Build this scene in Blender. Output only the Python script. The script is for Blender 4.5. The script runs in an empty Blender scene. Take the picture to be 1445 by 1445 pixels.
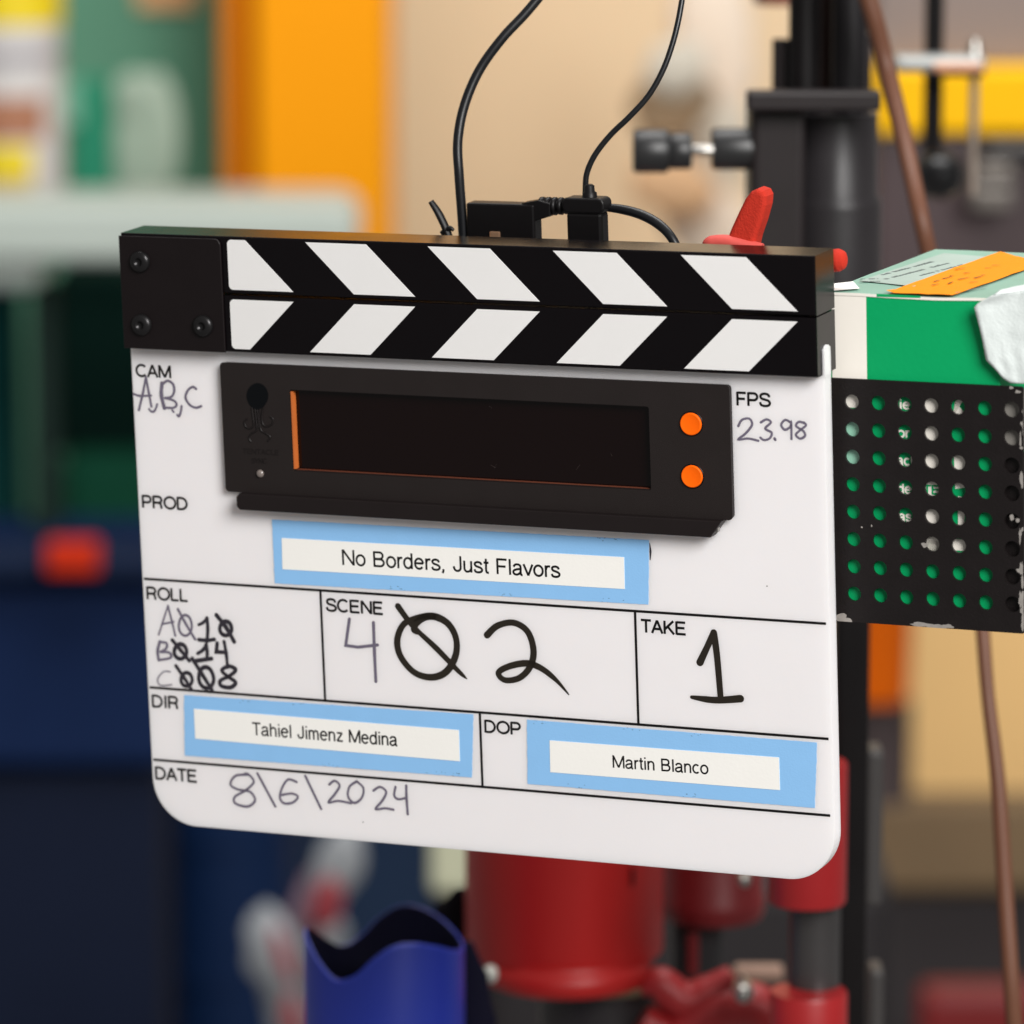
import bpy, bmesh, math, random
from mathutils import Vector, Matrix, noise
random.seed(7)
SC = bpy.context.scene
COL = SC.collection
# ------------------------------------------------------------------ camera
F_PX, CX = 6899.83, 722.5            # focal length and centre in pixels of a 1445 px wide picture
PITCH = math.radians(10.0)
CAM_LOC = Vector((0, 0, 1.4))
cd = bpy.data.cameras.new('camera'); cam = bpy.data.objects.new('camera', cd); COL.objects.link(cam)
cd.sensor_width = 36.0; cd.lens = F_PX / 1445 * 36.0
cam.location = CAM_LOC; cam.rotation_euler = (math.pi / 2 - PITCH, 0, 0)
cd.clip_start = 0.05; cd.clip_end = 100
cd.dof.use_dof = True; cd.dof.focus_distance = 1.715; cd.dof.aperture_fstop = 8.8; cd.dof.aperture_blades = 0
SC.camera = cam
# ------------------------------------------------------------------ light
w = bpy.data.worlds.new('World'); SC.world = w; w.use_nodes = True
w.node_tree.nodes['Background'].inputs[0].default_value = (1.0, 0.97, 0.94, 1)
w.node_tree.nodes['Background'].inputs[1].default_value = 0.22
def area(name, loc, target, size, power, col=(1, 0.985, 0.965)):
    l = bpy.data.lights.new(name, 'AREA'); l.shape = 'RECTANGLE'; l.size = size[0]; l.size_y = size[1]
    l.energy = power; l.color = col
    o = bpy.data.objects.new(name, l); COL.objects.link(o); o.location = loc
    o.rotation_euler = (Vector(target) - Vector(loc)).to_track_quat('-Z', 'Y').to_euler()
    return o
area('softbox_lamp', (1.15, -0.6, 2.5), (0, 1.75, 1.1), (1.3, 1.3), 132)
area('background_fill', (0.2, 2.9, 3.6), (0, 4.8, 0.6), (2.2, 2.0), 112)  # added overhead lamp that brightens the background; no such fixture is seen
SC.view_settings.view_transform = 'Standard'; SC.view_settings.look = 'None'
SC.view_settings.exposure = 0.0; SC.view_settings.gamma = 1.0; SC.view_settings.use_curve_mapping = False
SC.cycles.use_denoising = True
SC.cycles.max_bounces = 8
# ------------------------------------------------------------------ frames
_cp, _sp = math.cos(PITCH), math.sin(PITCH)
def cam2world(c):
    right, fwd, down = Vector((1, 0, 0)), Vector((0, _cp, -_sp)), Vector((0, -_sp, -_cp))
    return right * c[0] + down * c[1] + fwd * c[2]
def rodrigues(r):
    v = Vector(r); return Matrix.Rotation(v.length, 3, v.normalized())
class Frame:
    """a rigid frame in millimetres: x right, y away from the viewer, z up"""
    def __init__(s, rv, t):
        s.R = rodrigues(rv); s.t = Vector(t)
        ax = [cam2world(s.R @ Vector(v)) for v in ((1, 0, 0), (0, 0, 1), (0, -1, 0))]
        o = CAM_LOC + cam2world(s.t / 1000)
        m = Matrix.Identity(4)
        for k in range(3):
            for j in range(3): m[j][k] = ax[k][j]
            m[k][3] = o[k]
        s.M = m
    def at(s, px, py, y=0.0):
        """point of the plane y = const that lies on a sight line"""
        d = Vector(((px - CX) / F_PX, (py - CX) / F_PX, 1))
        C = -(s.R.transposed() @ s.t); D = s.R.transposed() @ d
        k = (y - C[2]) / D[2]; W = C + D * k
        return Vector((W[0], y, -W[1]))
SL = Frame((0.2109007, 0.4213216, 0.0093351), (-73.4776, -95.9811, 1737.21))
PL = Frame((0.1886612, 0.4331415, 0.0156618), (116.9584, -37.9408, 1683.756))
def wp(px, py, Y):
    d = cam2world(Vector(((px - CX) / F_PX, (py - CX) / F_PX, 1)))
    return CAM_LOC + d * (Y / d.y)
# ------------------------------------------------------------------ materials
def lin(c):
    return tuple(((v / 255) / 12.92 if v / 255 <= 0.04045 else ((v / 255 + 0.055) / 1.055) ** 2.4) for v in c)
MATS = {}
def mat(name, rgb, rough=0.5, metal=0.0, var=0.06, scale=40.0, bump=0.0, bscale=300.0, spec=0.5, sss=0.0, coat=0.0, sssr=0.004):
    if name in MATS: return MATS[name]
    m = bpy.data.materials.new(name); m.use_nodes = True; MATS[name] = m
    nt = m.node_tree; b = nt.nodes['Principled BSDF']
    c = lin(rgb)
    tc = nt.nodes.new('ShaderNodeTexCoord'); nz = nt.nodes.new('ShaderNodeTexNoise')
    nz.inputs['Scale'].default_value = scale; nz.inputs['Detail'].default_value = 5; nz.inputs['Roughness'].default_value = 0.6
    nt.links.new(tc.outputs['Object'], nz.inputs['Vector'])
    mx = nt.nodes.new('ShaderNodeMix'); mx.data_type = 'RGBA'
    mx.inputs[6].default_value = tuple(v * (1 - var) for v in c) + (1,)
    mx.inputs[7].default_value = tuple(min(1, v * (1 + var)) for v in c) + (1,)
    nt.links.new(nz.outputs['Fac'], mx.inputs[0]); nt.links.new(mx.outputs[2], b.inputs['Base Color'])
    mr = nt.nodes.new('ShaderNodeMapRange'); mr.inputs[3].default_value = max(0.03, rough - 0.07); mr.inputs[4].default_value = min(1, rough + 0.07)
    nt.links.new(nz.outputs['Fac'], mr.inputs[0]); nt.links.new(mr.outputs[0], b.inputs['Roughness'])
    b.inputs['Metallic'].default_value = metal
    b.inputs['Specular IOR Level'].default_value = spec
    if sss:
        b.inputs['Subsurface Weight'].default_value = sss; b.inputs['Subsurface Radius'].default_value = (1, 0.95, 0.9)
        b.inputs['Subsurface Scale'].default_value = sssr
    if coat: b.inputs['Coat Weight'].default_value = coat; b.inputs['Coat Roughness'].default_value = 0.08
    if bump:
        n2 = nt.nodes.new('ShaderNodeTexNoise'); n2.inputs['Scale'].default_value = bscale; n2.inputs['Detail'].default_value = 3
        nt.links.new(tc.outputs['Object'], n2.inputs['Vector'])
        bp = nt.nodes.new('ShaderNodeBump'); bp.inputs['Strength'].default_value = bump; bp.inputs['Distance'].default_value = 0.0006
        nt.links.new(n2.outputs['Fac'], bp.inputs['Height']); nt.links.new(bp.outputs[0], b.inputs['Normal'])
    return m
M_BOARD = mat('white_acrylic', (237, 234, 235), 0.38, var=0.04, scale=11, bump=0.05, bscale=900, sss=0.6, sssr=0.006)
M_BLACK = mat('black_anodised', (9, 6, 8), 0.22, var=0.15, scale=60, bump=0.03, bscale=2500, spec=0.2)
M_PLAST = mat('black_plastic', (26, 20, 20), 0.5, spec=0.25, var=0.1, scale=60, bump=0.15, bscale=3000)
M_STRIPE = mat('white_stripe', (245, 243, 241), 0.4, var=0.015, scale=30, sss=0.2, sssr=0.002)
M_INK = mat('black_print', (14, 12, 12), 0.5, spec=0.2)
M_TAPE = mat('blue_tape', (139, 191, 238), 0.75, var=0.04, scale=90, bump=0.1, bscale=1500)
M_PAPER = mat('white_paper', (244, 242, 237), 0.7, var=0.012, scale=60, bump=0.08, bscale=900)
M_MARK = mat('marker_black', (34, 28, 20), 0.38, var=0.25, scale=220)
M_MARKD = mat('marker_dark', (44, 40, 48), 0.5, var=0.25, scale=300)
M_SMUDGE = mat('ink_smudge', (62, 84, 108), 0.6, var=0.3, scale=300)
M_PEN = mat('marker_violet_grey', (104, 97, 114), 0.6, var=0.3, scale=350)
M_PENL = mat('marker_faint_grey', (136, 132, 142), 0.6, var=0.3, scale=350)
M_ORANGE = mat('orange_plastic', (255, 102, 0), 0.5, var=0.03, spec=.2)
M_GLASSY = mat('dark_filter', (14, 4, 4), 0.12, var=0.1, spec=0.3)
M_EDGE = mat('orange_filter_edge', (196, 104, 48), 0.35, var=0.1, scale=200)
M_SCREW = mat('black_screw', (38, 37, 38), 0.3, metal=0.6, var=0.1)
M_EMB = mat('gloss_black', (5, 7, 10), 0.35, var=0.1, spec=0.2)
M_STEEL = mat('steel', (168, 165, 160), 0.3, metal=0.9, var=0.1)
# ------------------------------------------------------------------ mesh building
def crom(pts, n=8, closed=False):
    P = [Vector(p) for p in pts]
    if len(P) < 3: return P
    out = []; m = len(P); segs = m if closed else m - 1
    for i in range(segs):
        if closed: a, b, c, d = P[(i - 1) % m], P[i], P[(i + 1) % m], P[(i + 2) % m]
        else: a, b, c, d = P[max(i - 1, 0)], P[i], P[i + 1], P[min(i + 2, m - 1)]
        for k in range(n):
            t = k / n
            out.append(0.5 * ((2 * b) + (c - a) * t + (2 * a - 5 * b + 4 * c - d) * t * t + (3 * b - a - 3 * c + d) * t ** 3))
    if not closed: out.append(P[-1].copy())
    return out
def resample(vals, n):
    m = len(vals); o = []
    for i in range(n):
        t = i / max(1, n - 1) * (m - 1); k = min(int(t), m - 2); o.append(vals[k] + (vals[k + 1] - vals[k]) * (t - k))
    return o
class MB:
    def __init__(s): s.v = []; s.f = []; s.mi = []; s.sm = []; s.dy = 0.0
    def add(s, vs, fs, mi=0, smooth=False):
        o = len(s.v); s.v += [Vector(q) for q in vs]
        for f in fs: s.f.append([i + o for i in f]); s.mi.append(mi); s.sm.append(smooth)
    def bm(s, b, mi=0, smooth=False):
        b.verts.index_update(); s.add([q.co.copy() for q in b.verts], [[q.index for q in f.verts] for f in b.faces], mi, smooth); b.free()
    def box(s, a, b, bev=0.0, mi=0, seg=2, M=None, smooth=False):
        x = bmesh.new(); bmesh.ops.create_cube(x, size=1)
        a, b = Vector(a), Vector(b)
        for q in x.verts: q.co = Vector(((a[k] + b[k]) / 2 + q.co[k] * abs(b[k] - a[k])) for k in range(3))
        if bev: bmesh.ops.bevel(x, geom=x.edges[:], offset=bev, segments=seg, affect='EDGES', profile=0.5)
        if M is not None:
            for q in x.verts: q.co = M @ q.co
        s.bm(x, mi, smooth); return s
    def lathe(s, prof, c=(0, 0, 0), axis='z', n=40, mi=0, cap=True, M=None):
        """prof: list of (radius, height along axis)"""
        vs = []; fs = []; c = Vector(c)
        for r, h in prof:
            for k in range(n):
                a = 2 * math.pi * k / n; p = (r * math.cos(a), r * math.sin(a), h)
                if axis == 'y': p = (p[0], -p[2], p[1])      # height towards the viewer
                elif axis == 'x': p = (p[2], p[0], p[1])
                p = Vector(p)
                if M is not None: p = M @ p
                vs.append(p + c)
        L = len(prof)
        for i in range(L - 1):
            for k in range(n):
                fs.append([i * n + k, i * n + (k + 1) % n, (i + 1) * n + (k + 1) % n, (i + 1) * n + k])
        s.add(vs, fs, mi, True)
        if cap:
            s.add(vs[:n], [list(range(n))[::-1]], mi); s.add(vs[-n:], [list(range(n))], mi)
        return s
    def tube(s, pts, r, n=12, mi=0, closed=False, flat=1.0, smooth_n=6, spline=True):
        P = crom(pts, smooth_n, closed) if spline else [Vector(p) for p in pts]
        rr = resample(r, len(P)) if isinstance(r, (list, tuple)) else [r] * len(P)
        vs = []; fs = []; up = None
        for i, p in enumerate(P):
            t = (P[min(i + 1, len(P) - 1)] - P[max(i - 1, 0)])
            if t.length < 1e-9: t = Vector((0, 0, 1))
            t.normalize()
            if up is None:
                up = t.orthogonal().normalized()
            up = (up - t * up.dot(t)).normalized(); sd = t.cross(up)
            for k in range(n):
                a = 2 * math.pi * k / n; vs.append(p + (up * math.cos(a) + sd * math.sin(a) * flat) * rr[i])
        for i in range(len(P) - 1):
            for k in range(n): fs.append([i * n + k, i * n + (k + 1) % n, (i + 1) * n + (k + 1) % n, (i + 1) * n + k])
        s.add(vs, fs, mi, True)
        s.add(vs[:n], [list(range(n))[::-1]], mi); s.add(vs[-n:], [list(range(n))], mi)
        return s
    def prism(s, loops, y0, y1, bev=0.0, mi=0, bres=2):
        """outline in x,z (first loop outer, further loops holes) between y0 (front) and y1 (back)"""
        cu = bpy.data.curves.new('outline', 'CURVE'); cu.dimensions = '2D'; cu.fill_mode = 'BOTH'
        for lp in loops:
            sp = cu.splines.new('POLY'); sp.points.add(len(lp) - 1); sp.use_cyclic_u = True
            for q, p in zip(sp.points, lp): q.co = (p[0], p[1], 0, 1)
        h = abs(y1 - y0) / 2; cu.extrude = max(h - bev, 1e-6)
        if bev: cu.bevel_depth = bev; cu.bevel_resolution = bres; cu.offset = -bev
        ob = bpy.data.objects.new('outline', cu); me = bpy.data.meshes.new_from_object(ob)
        ym = (y0 + y1) / 2
        s.add([Vector((q.co.x, ym - q.co.z, q.co.y)) for q in me.vertices], [list(p.vertices) for p in me.polygons], mi)
        bpy.data.objects.remove(ob); bpy.data.curves.remove(cu); bpy.data.meshes.remove(me); return s
    def stroke(s, pts, wd, y, mi=0, smooth=0, caps=True, closed=False):
        """flat ribbon on the plane y = const; pts are (x, z)"""
        P = [Vector((p[0], p[1])) for p in pts]
        if smooth: P = [Vector((q[0], q[1])) for q in crom([(p[0], p[1], 0) for p in P], smooth, closed)]
        if closed: P.append(P[0].copy())
        ww = resample(wd, len(P)) if isinstance(wd, (list, tuple)) else [wd] * len(P)
        yy = y - s.dy; s.dy += 0.0015
        L = []; Rr = []
        n = len(P)
        for i in range(n):
            if closed: a, b = P[(i - 1) % (n - 1)], P[(i + 1) % (n - 1)]
            else: a, b = P[max(i - 1, 0)], P[min(i + 1, n - 1)]
            d0 = (P[i] - a); d1 = (b - P[i])
            if d0.length < 1e-9: d0 = d1
            if d1.length < 1e-9: d1 = d0
            d0.normalize(); d1.normalize(); t = d0 + d1
            if t.length < 1e-6: t = d0
            t.normalize(); nrm = Vector((-t.y, t.x)); cs = max(0.5, abs(nrm.dot(Vector((-d1.y, d1.x)))))
            L.append(P[i] + nrm * ww[i] / 2 / cs); Rr.append(P[i] - nrm * ww[i] / 2 / cs)
        vs = [(q.x, yy, q.y) for q in L] + [(q.x, yy, q.y) for q in Rr]
        fs = [[i, n + i, n + i + 1, i + 1] for i in range(n - 1)]
        s.add(vs, fs, mi)
        if caps and not closed:
            for i in (0, n - 1):
                s.dy += 0.0005; c = P[i]; k = 10
                s.add([(c.x + ww[i] / 2 * math.cos(2 * math.pi * j / k), yy - 0.0007, c.y + ww[i] / 2 * math.sin(2 * math.pi * j / k)) for j in range(k)], [list(range(k))], mi)
        return s
    def sheet(s, quad, y, th=0.0, mi=0):
        """flat quad of (x, z) corners on plane y; th > 0 gives it a thickness behind"""
        if th: return s.prism([quad], y, y + th, 0, mi)
        s.add([(p[0], y, p[1]) for p in quad], [[0, 1, 2, 3]], mi); return s
    def build(s, name, mats, parent=None, origin=(0, 0, 0), scale=0.001, label=None):
        me = bpy.data.meshes.new(name); o = Vector(origin)
        me.from_pydata([(q - o) * scale for q in s.v], [], s.f)
        mats = mats if isinstance(mats, (list, tuple)) else [mats]
        for m in mats: me.materials.append(m)
        for p, i, sm in zip(me.polygons, s.mi, s.sm): p.material_index = i; p.use_smooth = sm
        me.update()
        ob = bpy.data.objects.new(name, me); COL.objects.link(ob)
        if parent: ob.parent = parent
        if label: ob['label'] = label
        return ob
def thing(name, label, cat, matrix, group=None):
    o = bpy.data.objects.new(name, None); COL.objects.link(o); o.empty_display_size = 0.02
    o.matrix_world = matrix; o['label'] = label; o['category'] = cat
    if group: o['group'] = group
    return o
def fthing(name, label, cat, fr, origin, group=None):
    return thing(name, label, cat, fr.M @ Matrix.Translation(Vector(origin) / 1000), group)
def wthing(name, label, cat, origin, group=None):
    return thing(name, label, cat, Matrix.Translation(Vector(origin)), group)
# ------------------------------------------------------------------ single-line lettering
def arc(cx, cy, rx, ry, a0, a1, n=14):
    return [(cx + rx * math.cos(math.radians(a0 + (a1 - a0) * i / n)), cy + ry * math.sin(math.radians(a0 + (a1 - a0) * i / n))) for i in range(n + 1)]
def spl(p): return [(q[0], q[1]) for q in crom([(a, b, 0) for a, b in p], 5)]
ST = [(.12, 0), (.12, 1)]
G = {
 'A': ([[(.04, 0), (.44, .98)], [(.84, 0), (.44, .98)], [(.17, .33), (.71, .33)]], .9),
 'B': ([ST, [(.12, .94)] + arc(.5, .73, .22, .21, 90, -90) + [(.12, .52)], [(.12, .5)] + arc(.53, .28, .25, .22, 90, -90) + [(.12, .06)]], .92),
 'C': ([arc(.52, .5, .43, .45, 42, 318, 24)], 1.0),
 'D': ([ST, [(.12, .94)] + arc(.42, .5, .45, .44, 90, -90) + [(.12, .06)]], 1.0),
 'E': ([ST, [(.12, .94), (.8, .94)], [(.12, .52), (.74, .52)], [(.12, .06), (.82, .06)]], .9),
 'F': ([ST, [(.12, .94), (.76, .94)], [(.12, .5), (.68, .5)]], .82),
 'I': ([[(.18, 0), (.18, 1)]], .36),
 'J': ([[(.55, 1)] + arc(.32, .28, .23, .23, 0, -180) + [(.09, .34)]], .7),
 'K': ([ST, [(.8, 1), (.14, .36)], [(.36, .57), (.84, 0)]], .92),
 'L': ([ST, [(.12, .06), (.7, .06)]], .76),
 'M': ([ST, [(1.02, 0), (1.02, 1)], [(.14, .96), (.57, .04)], [(1.0, .96), (.57, .04)]], 1.14),
 'N': ([ST, [(.86, 0), (.86, 1)], [(.14, .96), (.84, .04)]], .98),
 'O': ([arc(.54, .5, .46, .45, 0, 360, 32)], 1.08),
 'P': ([ST, [(.12, .94)] + arc(.52, .69, .27, .25, 90, -90) + [(.12, .44)]], .9),
 'R': ([ST, [(.12, .94)] + arc(.54, .7, .25, .24, 90, -90) + [(.12, .46)], spl([(.5, .46), (.68, .4), (.74, .25), (.78, 0)])], .96),
 'S': ([spl([(.79, .7), (.72, .88), (.46, .95), (.2, .88), (.14, .72), (.24, .58), (.5, .51), (.74, .43), (.83, .27), (.74, .11), (.47, .05), (.18, .12), (.1, .32)])], .92),
 'T': ([[(.42, 0), (.42, .94)], [(.03, .94), (.81, .94)]], .84),
 'Y': ([[(.04, 1), (.43, .42)], [(.82, 1), (.43, .42)], [(.43, .42), (.43, 0)]], .86),
 'a': ([spl([(.1, .53), (.2, .65), (.36, .69), (.53, .64), (.58, .5), (.58, .3), (.58, .12), (.62, .04), (.7, .04)]), spl([(.58, .41), (.3, .37), (.12, .29), (.08, .17), (.18, .06), (.34, .05), (.5, .13), (.58, .27)])], .76),
 'c': ([arc(.36, .365, .28, .325, 48, 312, 20)], .68),
 'd': ([[(.62, 0), (.62, 1)], arc(.355, .365, .265, .325, 0, 360, 26)], .76),
 'e': ([[(.09, .39), (.64, .39)], arc(.365, .365, .28, .325, 3, 322, 22)], .75),
 'h': ([ST, spl([(.12, .46), (.2, .62), (.36, .69), (.53, .63), (.59, .47), (.59, .2), (.59, 0)])], .74),
 'i': ([[(.15, 0), (.15, .73)], [(.15, .88), (.15, 1)]], .3),
 'l': ([[(.15, 0), (.15, 1)]], .3),
 'm': ([[(.12, 0), (.12, .73)], spl([(.12, .46), (.18, .62), (.32, .69), (.46, .63), (.51, .47), (.51, .2), (.51, 0)]), spl([(.51, .46), (.57, .62), (.72, .69), (.85, .63), (.9, .47), (.9, .2), (.9, 0)])], 1.06),
 'n': ([[(.12, 0), (.12, .73)], spl([(.12, .46), (.2, .62), (.36, .69), (.53, .63), (.59, .47), (.59, .2), (.59, 0)])], .74),
 'o': ([arc(.37, .365, .29, .325, 0, 360, 26)], .75),
 'r': ([[(.12, 0), (.12, .73)], spl([(.12, .4), (.17, .58), (.27, .67), (.42, .67)])], .44),
 's': ([spl([(.56, .52), (.5, .64), (.33, .69), (.15, .64), (.11, .53), (.2, .43), (.36, .38), (.53, .31), (.6, .2), (.52, .08), (.34, .04), (.15, .08), (.08, .22)])], .68),
 't': ([spl([(.2, .93), (.2, .5), (.2, .18), (.25, .06), (.38, .05)]), [(.04, .68), (.38, .68)]], .4),
 'u': ([spl([(.11, .73), (.11, .5), (.11, .24), (.17, .1), (.3, .04), (.48, .1), (.57, .25)]), [(.58, 0), (.58, .73)]], .72),
 'v': ([[(.03, .73), (.33, .02)], [(.63, .73), (.33, .02)]], .66),
 'z': ([[(.08, .67), (.56, .67)], [(.56, .67), (.08, .06)], [(.08, .06), (.6, .06)]], .66),
 ',': ([spl([(.16, .12), (.17, 0), (.1, -.14)])], .36),
 ' ': ([], .46),
}
def lettering(mb, text, p0, p1, cap, wt, y, mi=0):
    """text from baseline point p0 to p1 (x, z), cap height cap, stroke weight wt as a share of cap"""
    p0 = Vector((p0[0], p0[1])); p1 = Vector((p1[0], p1[1])); d = p1 - p0; L = d.length; d.normalize(); up = Vector((-d.y, d.x))
    tot = sum(G[c][1] for c in text) - 0.14
    kx = L / tot; x = -0.07
    for ch in text:
        for stq in G[ch][0]:
            cl = stq[0] == stq[-1]
            pts = [p0 + d * ((a + x) * kx) + up * (b * cap) for a, b in (stq[:-1] if cl else stq)]
            mb.stroke(pts, cap * wt, y, mi, caps=False, closed=cl)
        x += G[ch][1]
    return mb
def rr(x0, z0, x1, z1, r, n=6, corners='1234'):
    """rounded rectangle outline (counter-clockwise from bottom-left); corners 1=bl 2=br 3=tr 4=tl"""
    o = []
    for k, (cx, cz, a) in enumerate(((x0 + r, z0 + r, 180), (x1 - r, z0 + r, 270), (x1 - r, z1 - r, 0), (x0 + r, z1 - r, 90))):
        if str(k + 1) in corners: o += arc(cx, cz, r, r, a, a + 90, n)
        else: o.append(((x0, z0), (x1, z0), (x1, z1), (x0, z1))[k])
    return o
# ================================================================== THE SLATE
YB, YBB = 5.2, 11.6                       # front and back of the acrylic board
X0, X1, ZB = -75.56, 193.64, -221.36
ZT, XR, XL, TH = 0.98, 193.0, -74.6, 18.89
ZMID, ZLOW = -20.03, -41.0
O = Vector(((X0 + X1) / 2, YB, ZB))
slate = fthing('film_slate', 'white acrylic film clapperboard with black and white chevron sticks closed along its top', 'clapperboard', SL, O)
def xz(px, py, y=YB): q = SL.at(px, py, y); return (q.x, q.z)
def kid(mb, name, mats, parent=slate, label=None): return mb.build(name, mats, parent, O, label=label)
# board: cut out for the display unit
ua, ub = xz(312, 512, YB - 2), xz(1034, 733, YB - 2)
ux0, uz1 = ua; ux1 = ub[0]; uz0 = (xz(320, 692, YB - 2)[1] + ub[1]) / 2
uz1 = (uz1 + xz(1032, 544, YB - 2)[1]) / 2
b = MB(); b.prism([rr(X0, ZB, X1, ZLOW + 9, 17.5, 14, '12'), rr(ux0 + 1.5, uz0 + 1.5, ux1 - 1.5, uz1 - 1.5, 1)[::-1]], YB, YBB, 0.0)
board = kid(b, 'board', M_BOARD)
# printed grid
YI = YB - 0.02
g = MB(); LW = 0.95
za, zb_, zc = -128.33, -169.47, -197.07
for z in (za, zb_, zc): g.stroke([(X0 + 0.6, z), (X1 - 1.4, z)], LW, YI, caps=False)
xa, xb, xc = -2.66, 120.69, 59.1
for x, z1, z0 in ((xa, za, zb_), (xb, za, zb_), (xc, zb_, zc)): g.stroke([(x, z1), (x, z0)], LW, YI, caps=False)
kid(g, 'grid_lines', M_INK)
def caption(text, px0, px1, top):
    p0, p1, t = xz(*px0), xz(*px1), xz(*top)
    z = (p0[1] + p1[1]) / 2
    kid(lettering(MB(), text, (p0[0], z), (p1[0], z), (t[1] - p0[1]), 0.185, YI), 'caption', M_INK, label='printed field name ' + text)
caption('CAM', (192.7, 531.6), (241.2, 533.4), (192.7, 514))
caption('PROD', (201.2, 716.6), (264.9, 719.8), (201.2, 698.8))
caption('ROLL', (207.7, 845.6), (264.8, 849.3), (207.7, 827.8))
caption('SCENE', (461, 863.2), (540.5, 867), (461, 845))
caption('DIR', (215.3, 998.4), (252, 1000.2), (215.3, 980.8))
caption('DATE', (219.9, 1099.8), (278, 1104.2), (219.9, 1082))
caption('DOP', (684.4, 1034.3), (734.6, 1036.8), (684.4, 1016.5))
caption('TAKE', (905.6, 893), (967.9, 895.8), (905.6, 874.4))
caption('FPS', (1040, 572.4), (1086.9, 574), (1040, 553.2))
# ---- taped names
def name_tape(tq, pq, text, t0, t1, top):
    T = [xz(*p) for p in tq]; P = [xz(*p) for p in pq]
    # torn tape: slightly ragged outline
    out = []
    for i in range(4):
        a, c = Vector(T[i]), Vector(T[(i + 1) % 4]); n = max(4, int((c - a).length / 1.6))
        nr = Vector((-(c - a).y, (c - a).x)).normalized()
        for k in range(n):
            j = (noise.noise(Vector((a.x + k * 0.9, a.y * 0.3, i * 7.0))) * (0.22 if i in (1, 3) else 0.13)) if k else 0
            out.append(tuple(a + (c - a) * k / n + nr * j))
    tp = kid(MB().prism([out[::-1]], YB - 0.16, YB - 0.01), 'name_tape', M_TAPE)
    kid(MB().prism([P[::-1]], YB - 0.27, YB - 0.165), 'paper_strip', M_PAPER, tp)
    p0, p1, t = xz(*t0), xz(*t1), xz(*top)
    kid(lettering(MB(), text, p0, p1, (Vector(t) - Vector(p0)).length, 0.14, YB - 0.285), 'lettering', M_INK, tp)
    for q in range(5):                         # clusters of ink picked up by the tape edges
        e = random.choice((0, 0, 2)); a, c = Vector(T[e]), Vector(T[(e + 1) % 4]); f0 = random.random() * .9; inw = (Vector(T[(e + 3) % 4]) - a).normalized()
        for h_ in range(random.randint(3, 7)):
            p = a + (c - a) * (f0 + random.uniform(0, .07)) + inw * random.uniform(0.1, 1.3) ** 1.5
            kid(MB().stroke([p, p + Vector((random.uniform(-.6, .6), random.uniform(-.1, .1)))], random.uniform(.08, .24), YB - 0.172), 'ink_smudge', M_SMUDGE, tp)
    return tp
tA = name_tape(((384, 733), (916, 762), (915, 853), (388, 823)), ((398, 759), (881, 786), (882, 831), (399, 803)), 'No Borders, Just Flavors', (484, 797), (790.5, 815), (483, 775))
tB = name_tape(((260, 981), (668, 1008), (666, 1097), (261, 1066)), ((274, 1000), (648, 1030), (649.3, 1074), (276, 1042)), 'Tahiel Jimenz Medina', (357.5, 1037), (561, 1052.6), (357, 1018.8))
tC = name_tape(((743.8, 1015.5), (1152.8, 1047.8), (1150, 1140), (744.7, 1106)), ((776, 1044.5), (1099.7, 1068.6), (1101, 1114.7), (777, 1089.4)), 'Martin Blanco', (865.5, 1083), (999.7, 1092.3), (865.5, 1065.4))
tA['label'] = 'pale blue tape with the production title'; tB['label'] = 'pale blue tape with the director name'; tC['label'] = 'pale blue tape with the photographer name'
# ---- handwriting
def zz(ox, oy, k, pts): return [xz(ox + a * k, oy + c * k) for a, c in pts]
def ell(cx, cy, rx, ry, n=16, tilt=0, start=100, sweep=375):
    o = []
    for i in range(n + 1):
        a = math.radians(start + sweep * i / n); x, y = rx * math.cos(a) * (1 + .03 * math.sin(3 * a)), ry * math.sin(a)
        o.append((cx + x * math.cos(tilt) - y * math.sin(tilt), cy + x * math.sin(tilt) + y * math.cos(tilt)))
    return o
MM = 0.325                                  # mm per photo pixel on the board
YW = YB - 0.06
def hand(name, m, strokes, ox, oy, k, label):
    h = MB()
    for pts, wpx, sm in strokes:
        gm = MM * (1.15 if m is M_MARKD else 1.0); wd = [v * MM for v in wpx] if isinstance(wpx, (list, tuple)) else [wpx * gm * f for f in (1.05, .95, 1.08, .92, 1.0)]
        h.stroke(zz(ox, oy, k, pts), wd, YW, 0, smooth=6 if sm else 0)
    return kid(h, name, m, label=label)
hand('handwriting', M_PEN, [
 ([(145, 710), (195, 500), (235, 290)], 2.9, 1), ([(235, 290), (270, 480), (305, 665)], 2.9, 1), ([(80, 505), (160, 530), (300, 525)], 2.6, 1),
 ([(275, 700), (310, 732), (350, 715), (380, 635)], 2.6, 1),
 ([(440, 370), (432, 520), (470, 685)], 4.6, 1), ([(440, 385), (510, 338), (580, 380), (595, 470), (560, 540), (480, 558)], 3.0, 1),
 ([(480, 555), (590, 590), (626, 640), (590, 680), (490, 680)], 2.8, 1), ([(570, 710), (590, 735)], 2.4, 0),
 ([(690, 660), (678, 740), (655, 790), (635, 772)], 2.8, 1),
 ([(875, 440), (830, 415), (770, 460), (740, 550), (790, 640), (870, 680), (940, 660)], 2.9, 1)], 180, 500, .1107, 'violet grey handwriting A,B,C')
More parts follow.
